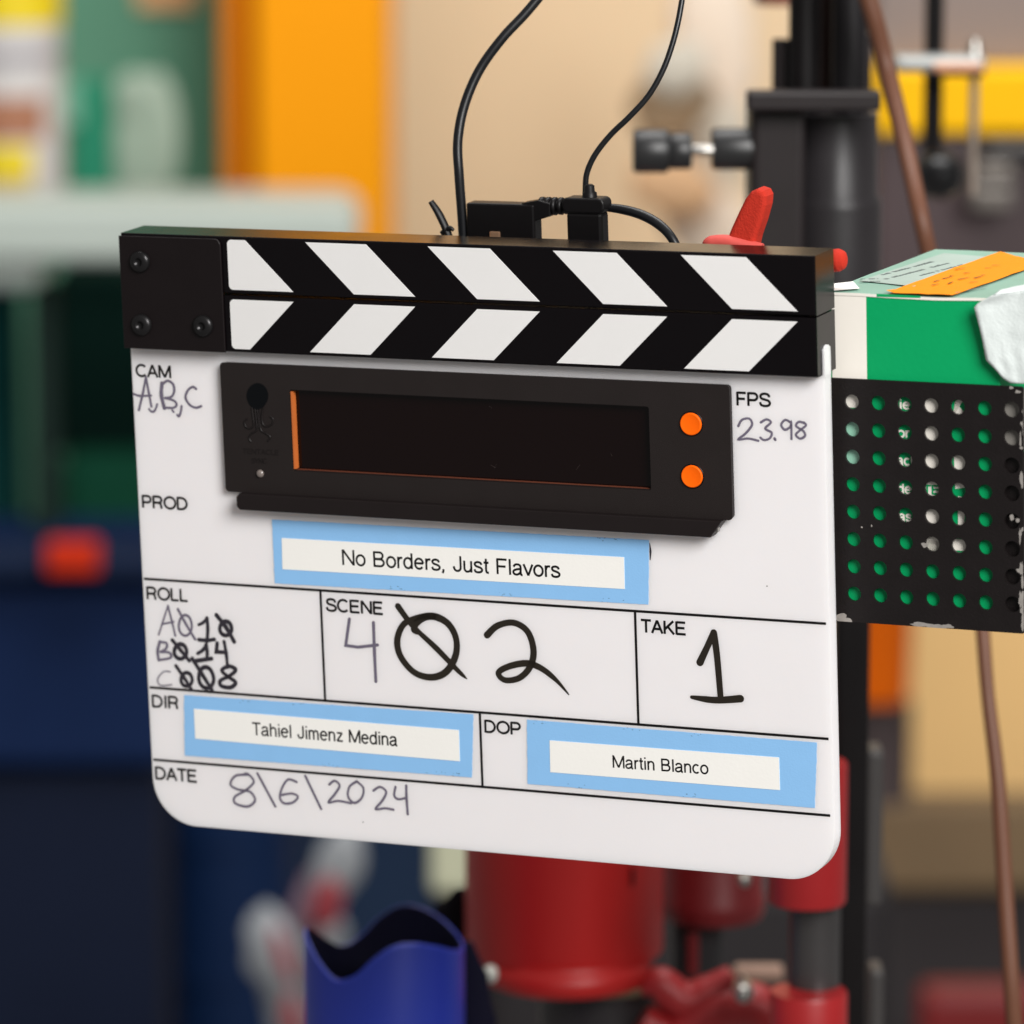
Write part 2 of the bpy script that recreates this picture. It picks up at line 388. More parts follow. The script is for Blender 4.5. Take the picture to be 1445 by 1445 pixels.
hand('handwriting', M_PEN, [
 ([(280, 1015), (295, 990), (325, 985), (336, 1010), (310, 1045), (280, 1070), (320, 1066), (362, 1075)], 2.6, 1),
 ([(372, 1000), (395, 988), (413, 1000), (390, 1025), (416, 1042), (408, 1065), (385, 1072), (370, 1062)], 2.6, 1),
 ([(428, 1066), (431, 1071)], 3, 0),
 ([(496, 1002), (472, 990), (455, 1010), (470, 1030), (492, 1018), (496, 1000), (497, 1068)], 2.6, 1),
 ([(550, 1003), (527, 998), (516, 1015), (545, 1035), (552, 1055), (532, 1066), (515, 1050), (535, 1030), (556, 1012), (547, 1000)], 2.6, 1)], 945, 250, .346, 'violet grey handwriting 23.98')
hand('handwriting', M_PEN, [
 ([(490, 905), (440, 910), (420, 945), (450, 965), (500, 975), (520, 1010), (490, 1035), (440, 1022), (438, 995), (480, 970), (515, 935), (495, 905), (480, 900)], 2.9, 1),
 ([(530, 900), (603, 1035)], 2.9, 0),
 ([(690, 935), (655, 925), (630, 960), (622, 1000), (640, 1022), (675, 1018), (695, 995), (670, 982), (628, 988)], 2.8, 1),
 ([(725, 910), (790, 1045)], 2.9, 0),
 ([(823, 945), (845, 930), (865, 950), (845, 985), (820, 1018), (860, 1012), (912, 1022)], 2.8, 1),
 ([(935, 932), (905, 955), (900, 995), (925, 1020), (955, 1000), (962, 960), (935, 932)], 2.8, 1),
 ([(1003, 970), (1030, 955), (1055, 975), (1040, 1010), (1012, 1045), (1050, 1042), (1085, 1048)], 2.8, 1),
 ([(1093, 955), (1088, 990), (1105, 1005), (1135, 1000)], 2.8, 1), ([(1137, 950), (1138, 1000), (1143, 1066)], 3.1, 1)], 180, 780, .346, 'violet grey handwriting 8\\6\\2024')
hand('handwriting', M_PEN, [
 ([(212, 268), (245, 165), (275, 72)], 2.2, 1), ([(275, 72), (300, 170), (325, 275)], 2.6, 1), ([(240, 195), (315, 180)], 2.2, 0),
 (ell(393, 205, 44, 70), 3.0, 1), ([(343, 95), (400, 200), (460, 300)], 3.2, 1),
 ([(220, 315), (205, 380), (212, 440)], 3.6, 1), ([(220, 318), (265, 325), (262, 362), (225, 385)], 3, 1), ([(225, 385), (285, 390), (292, 425), (212, 440)], 3, 1)], 180, 840, .2076, 'violet grey handwriting of the rolls')
hand('handwriting', M_PENL, [([(290, 520), (245, 520), (205, 570), (225, 612), (300, 608)], 2.0, 1)], 180, 840, .2076, 'faint grey handwritten C')
hand('handwriting', M_MARKD, [
 ([(485, 200), (515, 185), (540, 155)], 3.2, 1), ([(540, 155), (546, 230), (540, 315)], 3.8, 1), ([(485, 302), (540, 306), (590, 300)], 4.0, 1),
 (ell(668, 225, 40, 48), 4.2, 1), ([(605, 135), (668, 215), (725, 315)], 4.6, 1),
 (ell(360, 382, 42, 50), 4.2, 1), ([(305, 305), (355, 365), (420, 445)], 4.0, 1),
 ([(478, 395), (515, 370), (535, 335)], 3.6, 1), ([(535, 335), (542, 385), (540, 430)], 3.8, 1), ([(470, 445), (572, 430)], 4.2, 0),
 ([(610, 325), (604, 385), (672, 388)], 3.8, 0), ([(657, 315), (672, 400), (680, 490)], 3.6, 1),
 (ell(402, 572, 38, 46), 3.8, 1), ([(330, 480), (385, 560), (435, 640)], 3.8, 1),
 (ell(535, 560, 50, 72, tilt=-.12), 4.2, 1), ([(440, 430), (510, 540), (575, 645)], 4.2, 1),
 ([(735, 500), (690, 482), (642, 510), (680, 550), (735, 592), (700, 626), (637, 615), (632, 580), (690, 550), (735, 512), (718, 488)], 4.0, 1)], 180, 840, .2076, 'dark marker roll numbers')
hand('handwriting', M_PEN, [([(905, 270), (890, 378), (940, 385), (1020, 376)], 3.6, 0), ([(1003, 285), (1007, 400), (1013, 525)], 3.8, 1)], 180, 780, .346, 'violet grey handwritten 4')
hand('handwriting', M_MARK, [
 ([(1182, 322), (1168, 312), (1180, 285), (1215, 262), (1260, 262), (1310, 292), (1340, 350), (1338, 420), (1300, 485), (1240, 508), (1170, 488), (1115, 425), (1100, 360), (1120, 300), (1160, 272), (1230, 256), (1270, 268)], [7, 8, 8.5, 7.5, 8.2, 7.4, 8, 6.5, 7.5], 1),
 ([(1103, 218), (1165, 300), (1260, 390), (1345, 478), (1384, 514)], [7.5, 7, 6, 7, 6.5, 5, 1.2], 1)], 180, 780, .346, 'bold black marker slashed zero')
hand('handwriting', M_MARK, [
 ([(114, 280), (150, 248), (205, 238), (252, 268), (272, 330), (262, 385), (225, 425), (175, 433), (153, 408), (190, 386), (250, 376), (300, 394), (350, 434), (392, 482)], [8, 7, 7.4, 7.8, 7, 6.6, 7, 7.8, 6.6, 1.4], 1)], 640, 780, .415, 'bold black marker 2')
hand('handwriting', M_MARK, [
 ([(838, 373), (862, 322), (885, 272)], [8.5, 7.2, 7.5], 1), ([(885, 272), (896, 350), (908, 488)], [8, 7.5, 7], 1), ([(810, 491), (890, 501), (976, 496)], [4, 7.2, 7.8, 8.5], 1)], 640, 780, .415, 'bold black marker 1')
for (px, py) in ((1082, 827), (512, 1160), (806, 1062), (1015, 1070)): kid(MB().stroke([xz(px, py), xz(px + .8, py)], 0.35, YW), 'ink_spot', M_MARKD)
kid(MB().stroke([xz(916.8, 766), xz(918, 778), xz(917.5, 790)], [.2, .8, .3], YW, smooth=4), 'ink_spot', M_MARKD)
# ---- clapper sticks
def stick(name, z0, z1, top):
    m = MB(); m.prism([[(XL, z0), (XR, z0), (XR, z1), (XL, z1)]], 0, TH, 0.7)
    sh = MB()
    # chevron plates standing 0.12 mm proud
    zt = 0.0 if top else -18.421 - 3.222; h = 18.421 if top else 18.3
    zt -= 0.15; hh = h - 0.3
    for k in range(0, 5):
        x = (k - 1) * 48.0
        q = [(x, zt), (x + 24, zt), (x + 24 + h, zt - hh), (x + h, zt - hh)] if top else [(x + h, zt), (x + h + 24, zt), (x + 24, zt - hh), (x, zt - hh)]
        if k == 0:
            e = -31.3
            q = ([(e, zt), (x + 24, zt), (x + 24 + h, zt - hh), (e, zt - hh)] if top else [(e, zt), (x + h + 24, zt), (x + 24, zt - hh), (e, zt - hh)])
            r = 1.3; a, d = q[0], q[3]
            q = [(a[0] + r, a[1])] + q[1:3] + [(d[0] + r, d[1])] + [(d[0] + .35 * r, d[1] + .35 * r), (d[0], d[1] + r), (a[0], a[1] - r), (a[0] + .35 * r, a[1] - .35 * r)]
        m.prism([q[::-1]], -0.1, 0.5, 0.06, mi=1)
    # thin engraved line along the meeting edge
    return kid(m, name, [M_BLACK, M_STRIPE])
s_up = stick('clapper_stick', ZMID + 0.28, ZT, True); s_up['label'] = 'upper clapper stick with stripes slanting down to the right'
s_lo = stick('clapper_stick', ZLOW, ZMID - 0.28, False); s_lo['label'] = 'lower clapper stick with stripes slanting up to the right'
# lower stick has a rebated groove for the board: a rounded tongue of acrylic shows at its end
e = MB(); e.prism([rr(X0, ZLOW, X1, ZLOW + 9.6, 1, 4, '34')], YB + .02, YBB - .02, 0.0)
tongue = MB()
pr = [(YB + .05, ZLOW - 1)] + [(YB + .05 + 3.15 - 3.15 * math.cos(math.pi * i / 10), ZLOW + 7 + 3.1 * math.sin(math.pi * i / 10)) for i in range(11)] + [(YBB - .05, ZLOW - 1)]
vs = [(XR - 2, a, c) for a, c in pr] + [(XR + .75, a, c) for a, c in pr]; n = len(pr)
tongue.add(vs, [[i, i + 1, n + i + 1, n + i] for i in range(n - 1)] + [list(range(n))[::-1], list(range(n, 2 * n))])
kid(tongue, 'board_tongue', M_BOARD, board)
# hinge plate and screws
hp = MB(); hx1 = xz(313, 400, -1)[0]
hp.prism([rr(XL - .3, ZLOW - .15, hx1, ZT - .9, 2.4, 8, '3')], -1.0, 0.0, 0.25)
hinge = kid(hp, 'hinge_plate', mat('hinge_black', (19, 13, 14), 0.45, spec=0.25, var=0.12, scale=70, bump=0.1, bscale=2500))
for px, py in ((197, 369.5), (199.5, 458.5), (286, 460)):
    x, z = xz(px, py, -1.5); sc_ = MB(); R_ = 3.95
    prof = [(R_, 0), (R_, .5)] + [(R_ * math.cos(a), .5 + 1.7 * math.sin(a)) for a in (.25, .5, .75, 1.0)] + [(1.55, 2.0), (1.4, 1.0), (0.01, .95)]
    sc_.lathe(prof, (x, -1.0, z), 'y', 28, cap=False); kid(sc_, 'screw', M_SCREW, hinge)
# ---- timecode display unit
un = MB(); YU = YB - 2.2
sx0, sx1 = xz(410.5, 560, YU)[0], xz(916.5, 630, YU)[0]
sz1 = (xz(410, 551.5, YU)[1] + xz(915, 574, YU)[1]) / 2; sz0 = (xz(413, 663.5, YU)[1] + xz(918, 690, YU)[1]) / 2
un.prism([rr(ux0, uz0, ux1, uz1, 1.4), rr(sx0, sz0, sx1, sz1, .8)[::-1]], YU, YB + 9.0, 0.0)
unit = kid(un, 'display_unit', M_PLAST)
bz = MB()   # softly rounded front border standing just proud of the block
bz.prism([rr(ux0 - .25, uz0 - .25, ux1 + .25, uz1 + .25, 1.5), rr(sx0 - .35, sz0 - .35, sx1 + .35, sz1 + .35, .9)[::-1]], YU - .45, YU - .003, 0.0)
kid(bz, 'faceplate', mat('faceplate_black', (30, 24, 23), 0.55, spec=0.3, var=0.1, scale=60, bump=0.2, bscale=3000), unit)
DEP = 2.3
sw = MB(); sw.box((sx0 + .02, YU - .2, sz0 + .4), (sx0 + .8, YU + DEP, sz1 - .4)); sb = MB(); sb.box((sx0 + .8, YU + .5, sz0 + .02), (sx1 - .4, YU + DEP, sz0 + .12)); kid(sb, 'filter_edge', mat('dull_filter_edge', (104, 54, 36), .5), unit)
kid(sw, 'filter_edge', M_EDGE, unit)
sc_ = MB(); sc_.box((sx0 + .02, YU + DEP, sz0 + .02), (sx1 - .02, YU + DEP + 1, sz1 - .02)); kid(sc_, 'screen', M_GLASSY, unit)
for px, py, ex, ey in ((692, 656, 700, 660), (697, 661, 701, 655), (813, 663, 818, 656), (690, 573, 694, 576), (862, 640, 864, 644)): kid(MB().stroke([xz(px, py, YU + DEP), xz(ex, ey, YU + DEP)], [.05, .16, .05], YU + DEP - .02, caps=False), 'scratch', M_EDGE if False else mat('scratch_grey', (70, 60, 56), .6), unit)
for px, py in ((974.5, 598.5), (976, 672.5)):
    x, z = xz(px, py, YU - 1); m = MB(); R_ = 3.95
    m.lathe([(R_ * 1.12, .46), (R_ * 1.12, .5), (R_, .5)], (x, YU, z), 'y', 36, mi=1, cap=False)
    m.lathe([(R_, .3), (R_, 1.0), (R_ * .93, 1.25), (R_ * .88, 1.2), (R_ * .4, 1.05), (.02, 1.0)], (x, YU, z), 'y', 36, cap=False); kid(m, 'button', [M_ORANGE, M_EMB], unit)
x, z = xz(368, 668, YU); m = MB(); m.lathe([(1.45, .3), (1.45, .7), (1.2, 1.1), (.7, 1.3), (.02, 1.35)], (x, YU, z), 'y', 20, cap=False); kid(m, 'indicator_lamp', mat('clear_lens', (120, 110, 105), 0.15, spec=0.8), unit)
# emblem in relief: rounded head with curling arms, wordmark below
m = MB(); YE = YU - 0.5
hd = [xz(310 + (308 + 88 * math.cos(a) * (1 - .12 * max(0, math.sin(a)))) * .173, 510 + (285 + 108 * math.sin(a)) * .173, YE) for a in [2 * math.pi * i / 36 for i in range(36)]]
m.prism([hd], YE - .12, YE + .1)
EM = [[(262, 375), (272, 450), (278, 515), (250, 548), (212, 530), (204, 490), (225, 468)], [(356, 375), (345, 440), (350, 505), (382, 532), (425, 512), (436, 470), (410, 448)],
      [(288, 385), (298, 480), (302, 560), (260, 588), (240, 622), (256, 656)], [(328, 385), (325, 480), (338, 560), (384, 590), (412, 618), (392, 650)], [(308, 390), (314, 460), (318, 540)]]
for a in EM: m.tube([(xz(310 + p * .173, 510 + q * .173, YE)[0], YE, xz(310 + p * .173, 510 + q * .173, YE)[1]) for p, q in a], 0.34, 8, mi=1)
def emt(t, x0, x1, yb, cap):
    p0, p1 = xz(310 + x0 * .173, 510 + yb * .173, YE), xz(310 + x1 * .173, 510 + (yb + (x1 - x0) * .045) * .173, YE)
    lettering(m, t, p0, p1, cap, .13, YE - .03, 1)
emt('TENTACLE', 190, 485, 752, 1.9); emt('SYNC', 262, 385, 830, 1.9)
kid(m, 'emblem', [M_EMB, mat('relief_black', (22, 17, 17), .45, spec=.3)], unit)
# bracket bar under the unit
br = MB(); YL = YB - 6.0
c0, c1 = xz(333, 699, YL), xz(333, 722, YL); d0, d1 = xz(1018, 733, YL), xz(1002, 756, YL)
zt_ = (c0[1] + xz(1010, 733, YL)[1]) / 2; zl_ = (c1[1] + d1[1]) / 2
br.prism([[(c0[0] + 1.2, zl_), (d1[0], zl_), (d0[0], zt_), (c0[0] + 1.2, zt_), (c0[0], zt_ - 1.2), (c0[0], zl_ + 1.2)]], YL, YB - .01, 0.4)
brk = kid(br, 'support_bar', M_PLAST)
m = MB(); m.box((d1[0] + .3, YL + 1.6, zl_ + 1.6), (d1[0] + 2.4, YL + 3.8, zt_ - .6), .3); kid(m, 'steel_pin', M_STEEL, brk)
# ================================================================== PERFORATED HOLDER
PT = 9.6454
def pz(px, py, y=0.0): q = PL.at(px, py, y); return (q.x, q.z)
pc = [pz(1150, 533), pz(1444, 545.5), pz(1444, 893.5), pz(1150, 875)]
px0, px1 = -13.0, (pc[1][0] + pc[2][0]) / 2; pz1 = (pc[0][1] + pc[1][1]) / 2; pz0 = (pc[2][1] + pc[3][1]) / 2
PO = Vector(((px0 + px1) / 2, 2, pz0))
M_PERF = mat('worn_black_paint', (19, 14, 14), 0.5, spec=0.3, var=0.25, scale=120, bump=0.2, bscale=1200)
M_BARE = mat('bare_metal', (178, 172, 166), 0.45, metal=0.5, var=0.25, scale=500, bump=0.3)
holder = fthing('perforated_holder', 'black perforated metal holder with chipped edges in front of the green carton', 'metal holder', PL, PO)
m = MB(); loops = [rr(px0, pz0, px1, pz1, .6, 3)]
for i in range(7):
    for j in range(8):
        r = 2.58 if i < 6 else 2.8
        loops.append([(i * PT + r * math.cos(-2 * math.pi * k / 28), -j * PT + r * math.sin(-2 * math.pi * k / 28)) for k in range(28)])
m.prism(loops, 0, 1.3)
m.box((px0 + .5, 1.31, pz0 + .2), (px1 - .5, 88, pz0 + 2.2))        # shelf the carton stands on
m.build('perforated_panel', M_PERF, holder, PO)
m = MB(); m.box((5.52 * PT, 2.6, pz0 + 2.3), (px1, 3.6, -1.55 * PT), .1); m.build('side_flange', M_PERF, holder, PO)
m = MB(); m.box((5.52 * PT, 2.6, -1.5 * PT), (px1, 3.6, pz1 - 1), .1); m.build('side_flange', mat('scuffed_grey', (128, 124, 118), .6, var=.3, scale=300), holder, PO, label='scuffed grey upper flange')
def chip(px, py, rx, ry, sd):
    x, z = pz(px, py); q = []
    for k in range(14):
        a = 2 * math.pi * k / 14; f = .65 + .6 * (noise.noise(Vector((math.cos(a) * 1.3, math.sin(a) * 1.3, sd))) + .5)
        q.append((min(x + rx * f * math.cos(a), px1 + .02), max(z + ry * f * math.sin(a), pz0 - .02)))
    m.add([(p[0], -.012 - sd * .0007, p[1]) for p in q], [list(range(14))])
CH = [(1188, 873, 2.6, 1.6), (1197, 876, 1.7, 1.1), (1300, 881.5, 4.2, .8), (1320, 884, 4.2, .9), (1336, 884, 2.2, .8), (1216, 744, .4, .3), (1230, 742, .3, .4), (1305, 769, 1.2, 1.0), (1427, 547, .9, .5), (1436, 553, 1.0, .6), (1428, 730, .9, 1.0), (1438, 805, 1.0, .9), (1436, 734, .7, .8)]
for k in range(26):
    py = 560 + 330 * random.random() ** .8; CH.append((1444 - 5 * random.random() ** 2, py, random.uniform(.25, .9), random.uniform(.4, 3.2)))
for i, c in enumerate(CH):
    m = MB(); chip(*c, i); m.build('paint_chip', M_BARE, holder, PO)
# ================================================================== GREEN CARTON
YC = 2.3                                     # front of the carton behind the panel
bx0, bx1 = -10.5, 5.5 * PT
bz1 = (pz(1200, 413.5, YC)[1] + pz(1390, 420, YC)[1]) / 2; bz0 = pz0 + 2.25; BD = 112.0
M_GREEN = mat('green_card', (0, 156, 92), 0.55, spec=.2, var=0.1, scale=14, bump=0.12, bscale=500)
M_CARDW = mat('white_card', (238, 232, 222), 0.55, var=0.02, scale=60, bump=0.08)
M_MINT = mat('mint_card', (128, 166, 150), 0.5, var=0.3, scale=18, bump=0.15, bscale=300, spec=.3)
M_GREY = mat('grey_print', (98, 110, 108), 0.6)
CO = Vector(((bx0 + bx1) / 2, YC + BD / 2, bz0))
carton = fthing('carton', 'green and white printed cardboard carton strapped with orange tape behind the perforated holder', 'carton', PL, CO)
m = MB(); m.box((bx0, YC, bz0), (bx1, YC + BD, bz1 - .6), .5); m.build('body', M_GREEN, carton, CO)
def topq(px, py, up=0.0):
    """point of the carton's top plane on a sight line"""
    C = PL.R.transposed() @ -PL.t; D = PL.R.transposed() @ Vector(((px - CX) / F_PX, (py - CX) / F_PX, 1))
    k = (-(bz1 + up) - C[1]) / D[1]; W = C + D * k; return Vector((W[0], W[2], bz1 + up))
m = MB(); nx, ny = 24, 16; vs = []
for j in range(ny + 1):
    for i in range(nx + 1):
        u, v = i / nx, j / ny
        sag = -1.3 * math.sin(math.pi * min(1, max(0, (u - .2) / .75))) * (1 - .5 * v) * .5 + .35 * noise.noise(Vector((u * 4, v * 4, 2)))
        vs.append((bx0 + .1 + (bx1 - bx0 - .2) * u, YC - .3 + (BD + .3) * v, bz1 + sag * .6))
m.add(vs, [[j * (nx + 1) + i, j * (nx + 1) + i + 1, (j + 1) * (nx + 1) + i + 1, (j + 1) * (nx + 1) + i] for j in range(ny) for i in range(nx)], 0, True)
# front lip of the lid
k0 = len(vs)
lip = vs[:nx + 1]; m.add(lip + [(p[0], p[1], p[2] - 1.0) for p in lip], [[i, nx + 1 + i, nx + 2 + i, i + 1] for i in range(nx)], 1)
lid = m.build('lid', [M_MINT, M_CARDW], carton, CO)
m = MB(); y = YC - .06
wx = pz(1223, 480, YC)[0]
wl = pz(1174, 480, YC)[0]; m.sheet([(wl, bz1 - 40), (wx, bz1 - 40), (wx, bz1 - .9), (wl, bz1 - .9)], y)
m.build('white_panel', M_CARDW, carton, CO)
for q in (((1188, 590), (1222, 590), (1222, 632), (1188, 632)), ((1188, 632), (1216, 632), (1216, 668), (1188, 664)), ((1303, 548), (1334, 548), (1334, 672), (1303, 672)), ((1306, 672), (1331, 674), (1330, 790), (1308, 788)), ((1346, 640), (1362, 640), (1362, 688), (1348, 690)), ((1352, 700), (1362, 702), (1360, 760), (1352, 760)), ((1342, 760), (1368, 762), (1366, 778), (1342, 776)),
          ((1344, 590), (1368, 592), (1348, 566), (1362, 560)), ((1300, 762), (1330, 764), (1330, 778), (1300, 776))):
    m = MB(); m.sheet([pz(*p, y) for p in q][::-1], y - .01); m.build('printed_patch', mat('mint_print', (150, 205, 180), .5) if q[0][0] == 1188 else M_CARDW, carton, CO)
m = MB()
for t, px, py, wdt in (('ie', 1270, 577, 14), ('or', 1267, 617, 16), ('acl', 1266, 656, 22), ('dei', 1267, 696, 23), ('as', 1269, 735, 17)):
    p0, p1 = pz(px, py, y), pz(px + wdt, py + wdt * .04, y); lettering(m, t, p0, p1, 3.4, .2, y - .05)
for t, px, py, wdt in (('TE', 1304, 697, 22),): lettering(m, t, pz(px, py, y), pz(px + wdt, py + 1, y), 3.2, .2, y - .08, 1)
m.build('lettering', [M_CARDW, M_GREEN], carton, CO)
# printing on the lid
m = MB(); q = [topq(*p, .42) for p in ((1214, 396), (1290, 404), (1392, 362), (1332, 357))]; m.add(q, [[0, 1, 2, 3]]); m.build('pale_patch', mat('pale_print', (158, 176, 168), .5, var=.2, scale=30, spec=.3), carton, CO)
m = MB(); m.sheet([pz(*p, YC - .4) for p in ((1237, 414.5), (1299, 417.5), (1299, 420.5), (1237, 419))][::-1], YC - .36); m.build('printed_patch', M_GREEN, carton, CO)
m = MB()
def topline(a, c, wd, sq=0.0, n=18):
    A, B = topq(*a, .5), topq(*c, .5); d = (B - A); nr = Vector((-d.y, d.x, 0)).normalized(); vs = []; fs = []
    for k in range(n):
        t = k / n
        if random.random() < .18: continue
        p = A + d * t; q = A + d * (t + .8 / n); o = len(vs); h = wd * random.uniform(.6, 1.0)
        vs += [p, q, q + nr * h, p + nr * h]; fs.append([o, o + 1, o + 2, o + 3])
    m.add(vs, fs); m.build('printed_text', M_GREY, carton, CO); m.__init__()
topline((1247, 388), (1320, 369), 2.0); topline((1252, 394), (1342, 371), 2.0); topline((1300, 389), (1362, 373), 1.6); topline((1212, 394), (1240, 393.5), 2.2, n=12); topline((1213, 397.5), (1243, 397), 1.8, n=10)
topline((1350, 413), (1395, 404), 1.2, n=10)
m = MB()
vs = [topq(*p, .55) for p in ((1250, 412.5), (1344, 416.5), (1470, 372), (1412, 354.5))]
G_ = []
for j in range(13):
    for i in range(9):
        u, v = i / 8, j / 12; a = vs[0].lerp(vs[1], u); c = vs[3].lerp(vs[2], u); p = a.lerp(c, v); p.z += .25 * noise.noise(p * .25) + (.8 if (i == 0 and j == 0) else 0); G_.append(p)
m.add(G_, [[j * 9 + i, j * 9 + i + 1, (j + 1) * 9 + i + 1, (j + 1) * 9 + i] for j in range(12) for i in range(8)], 0, True)
m.build('orange_tape', mat('orange_tape', (236, 138, 0), 0.65, spec=.15, var=0.05, scale=120, bump=0.3, bscale=700), carton, CO)
m = MB()
for px, py, dx in ((1340, 389, 6), (1360, 385, 10), (1318, 397, 8), (1375, 392, 12), (1390, 378, 9), (1338, 400, 7), (1385, 388, 5), (1330, 393, 14), (1352, 394, 16), (1368, 398, 12), (1348, 380, 14), (1400, 374, 12), (1315, 402, 10)):
    A, B = topq(px, py, .95), topq(px + dx, py - 2 + random.uniform(-2, 2), .95); s_ = (B - A).cross(Vector((0, 0, 1))).normalized() * .45
    m.add([A - s_, B - s_ * .4, B + s_ * .4, A + s_], [[0, 1, 2, 3]])
m.build('pen_marks', M_INK, carton, CO)
m = MB(); q = [topq(*p, .7) for p in ((1176, 400), (1204, 397), (1213, 407), (1176, 410))]; m.add(q, [[0, 1, 2, 3][::-1]]); m.build('paper_scrap', M_PAPER, carton, CO)
# torn white paper hanging over the carton's right end
TI = Vector((bx1, YC, bz1 - 20))
M_TISS = mat('white_tissue', (210, 217, 215), 0.8, var=0.05, scale=160, bump=0.25, bscale=900)
m = MB(); nu, nv = 22, 26; vs = []
lef = [Vector(p) for p in ((1402, 416, 0), (1374, 432, 0), (1381, 458, 0), (1387, 484, 0), (1391, 508, 0), (1404, 521, 0), (1416, 535, 0), (1426, 541, 0))]
for j in range(nv + 1):
    t = j / nv * (len(lef) - 1); k = min(int(t), len(lef) - 2); L_ = lef[k].lerp(lef[k + 1], t - k)
    rx, ry = 1500, 402 + j / nv * 142
    for i in range(nu + 1):
        u = i / nu; px, py = L_[0] + (rx - L_[0]) * u, L_[1] + (ry - L_[1]) * u
        cr = abs(noise.noise(Vector((u * 5 + j / nv * 2, j / nv * 4 - u * 2, 5)))) * .8
        yy = YC - 2.2 - 3.0 * (1 - min(1, u * 2.5)) * (1 - j / nv) - cr + .12 * noise.noise(Vector((u * 14, j / nv * 12, 1)))
        q = PL.at(px, py, yy); vs.append((q.x, q.y, q.z))
m.add(vs, [[j * (nu + 1) + i, (j + 1) * (nu + 1) + i, (j + 1) * (nu + 1) + i + 1, j * (nu + 1) + i + 1] for j in range(nv) for i in range(nu)], 0, True)
# top fold running back over the lid
row = vs[:nu + 1]; tp = []
for j in range(7):
    for i in range(nu + 1):
        p = Vector(row[i]); tp.append((p.x + j * .6, p.y + j * 4.5, p.z + (1.0 if j else 0) - .02 * j * j + .4 * noise.noise(Vector((i * .4, j * .7, 3)))))
m.add(tp, [[j * (nu + 1) + i, j * (nu + 1) + i + 1, (j + 1) * (nu + 1) + i + 1, (j + 1) * (nu + 1) + i] for j in range(6) for i in range(nu)], 0, True)
ti = fthing('tissue', 'crinkled white paper flap torn and hanging over the right end of the green carton', 'paper', PL, TI)
pf = m.build('paper_flap', M_TISS, ti, TI)
so = pf.modifiers.new('thickness', 'SOLIDIFY'); so.thickness = 0.00025
# ================================================================== SPRING CLAMP, CONNECTORS, CABLES (just behind the slate)
M_REDR = mat('red_rubber', (182, 46, 31), 0.85, spec=.2, var=0.1, scale=300, bump=0.5, bscale=1500)
def sp(px, py, y): q = SL.at(px, py, y); return q
O2 = sp(1060, 350, 34)
clamp = fthing('spring_clamp', 'red rubber tipped spring clamp gripping the back of the slate near its right end', 'clamp', SL, O2)
m = MB(); hl = [sp(*c, 30) for c in ((1012, 375), (1022, 347), (1032, 322), (1043, 298), (1052, 280), (1060, 270), (1069, 266), (1078, 269), (1082, 277), (1081, 290), (1075, 312), (1067, 335), (1058, 375))]; m.prism([[(p.x, p.z) for p in hl]], 29, 38, 1.8, bres=3); m.build('handle_tip', M_REDR, clamp, O2, label='upright red clamp tip')
m = MB(); m.tube([sp(994, 346, 30), sp(1004, 342, 30), sp(1030, 342, 30), sp(1075, 353, 30)], [1.2, 2.4, 2.6, 2.4], 16); m.build('jaw_pad', mat('pale_red_rubber', (205, 80, 72), 0.7, var=0.1, bump=.3), clamp, O2)
m = MB(); m.tube([sp(1160, 369, 27), sp(1174, 368, 27), sp(1184, 367, 27), sp(1191.5, 367, 27), sp(1194.5, 367, 27)], [3.6, 3.9, 4.0, 3.0, 1.0], 20); m.build('handle_tip', M_REDR, clamp, O2, label='short red clamp tip past the end of the sticks')
m = MB(); m.tube([sp(1040, 358, 30), sp(1090, 368, 30), sp(1140, 370, 28)], 3.4, 12); m.build('clamp_body', M_BLACK, clamp, O2)
M_CABLE = mat('black_cable', (17, 18, 21), 0.36, var=0.1, spec=0.4)
M_CONN = mat('black_connector', (13, 11, 12), 0.42, var=0.12, bump=.1, spec=.25)
YQ = 42
O3 = sp(705, 335, YQ)
plug = fthing('cable_connector', 'black power connector block with ribbed strain relief standing behind the sticks', 'connector', SL, O3)
m = MB(); p, q = sp(657, 283, YQ), sp(756, 372, YQ); m.box((p.x, YQ, q.z), (q.x, YQ + 7, p.z - .8), .8)
pp = [sp(*c, YQ) for c in ((735, 287), (758, 283), (775, 288), (775, 306), (755, 312), (744, 334), (735, 334))]; m.prism([[(a.x, a.z) for a in pp][::-1]], YQ + .5, YQ + 6.4, .4); m.build('housing', M_CONN, plug, O3)
m = MB(); a, c = sp(756, 290, YQ), sp(800, 289, YQ)
for k in range(5):
    t0 = a.lerp(c, k / 5); t1 = a.lerp(c, (k + .72) / 5); m.lathe([(2.6, t0.x), (3.5 - .12 * k, t0.x + .3), (3.5 - .12 * k, t1.x - .3), (2.6, t1.x)], (0, YQ + 4, t0.z - .9), 'x', 18)
m.lathe([(2.3, a.x - 1), (2.3, c.x + 1)], (0, YQ + 4, a.z - .9), 'x', 14); m.build('strain_relief', M_CONN, plug, O3)
m = MB(); m.box((sp(690, 330, YQ - 1).x, YQ - .4, sp(690, 352, YQ).z), (sp(706, 330, YQ).x, YQ, sp(690, 326, YQ).z), .4); m.build('solder_tab', mat('brass_tab', (190, 150, 120), .35, metal=.7), plug, O3)
O4 = sp(822, 335, YQ)
tee = fthing('cable_splitter', 'black tee shaped cable splitter rising between the connector block and the curved cable', 'connector', SL, O4)
m = MB(); p, q = sp(797, 286, YQ), sp(850, 372, YQ); m.box((p.x, YQ + .5, q.z), (q.x, YQ + 7.5, sp(800, 300, YQ).z), 1.2); m.build('stem', M_CONN, tee, O4)
m = MB(); p, q = sp(792, 279, YQ), sp(852, 303, YQ); m.prism([rr(p.x, q.z, q.x, p.z, 2.2)], YQ, YQ + 8, .8); m.build('crossbar', M_CONN, tee, O4)
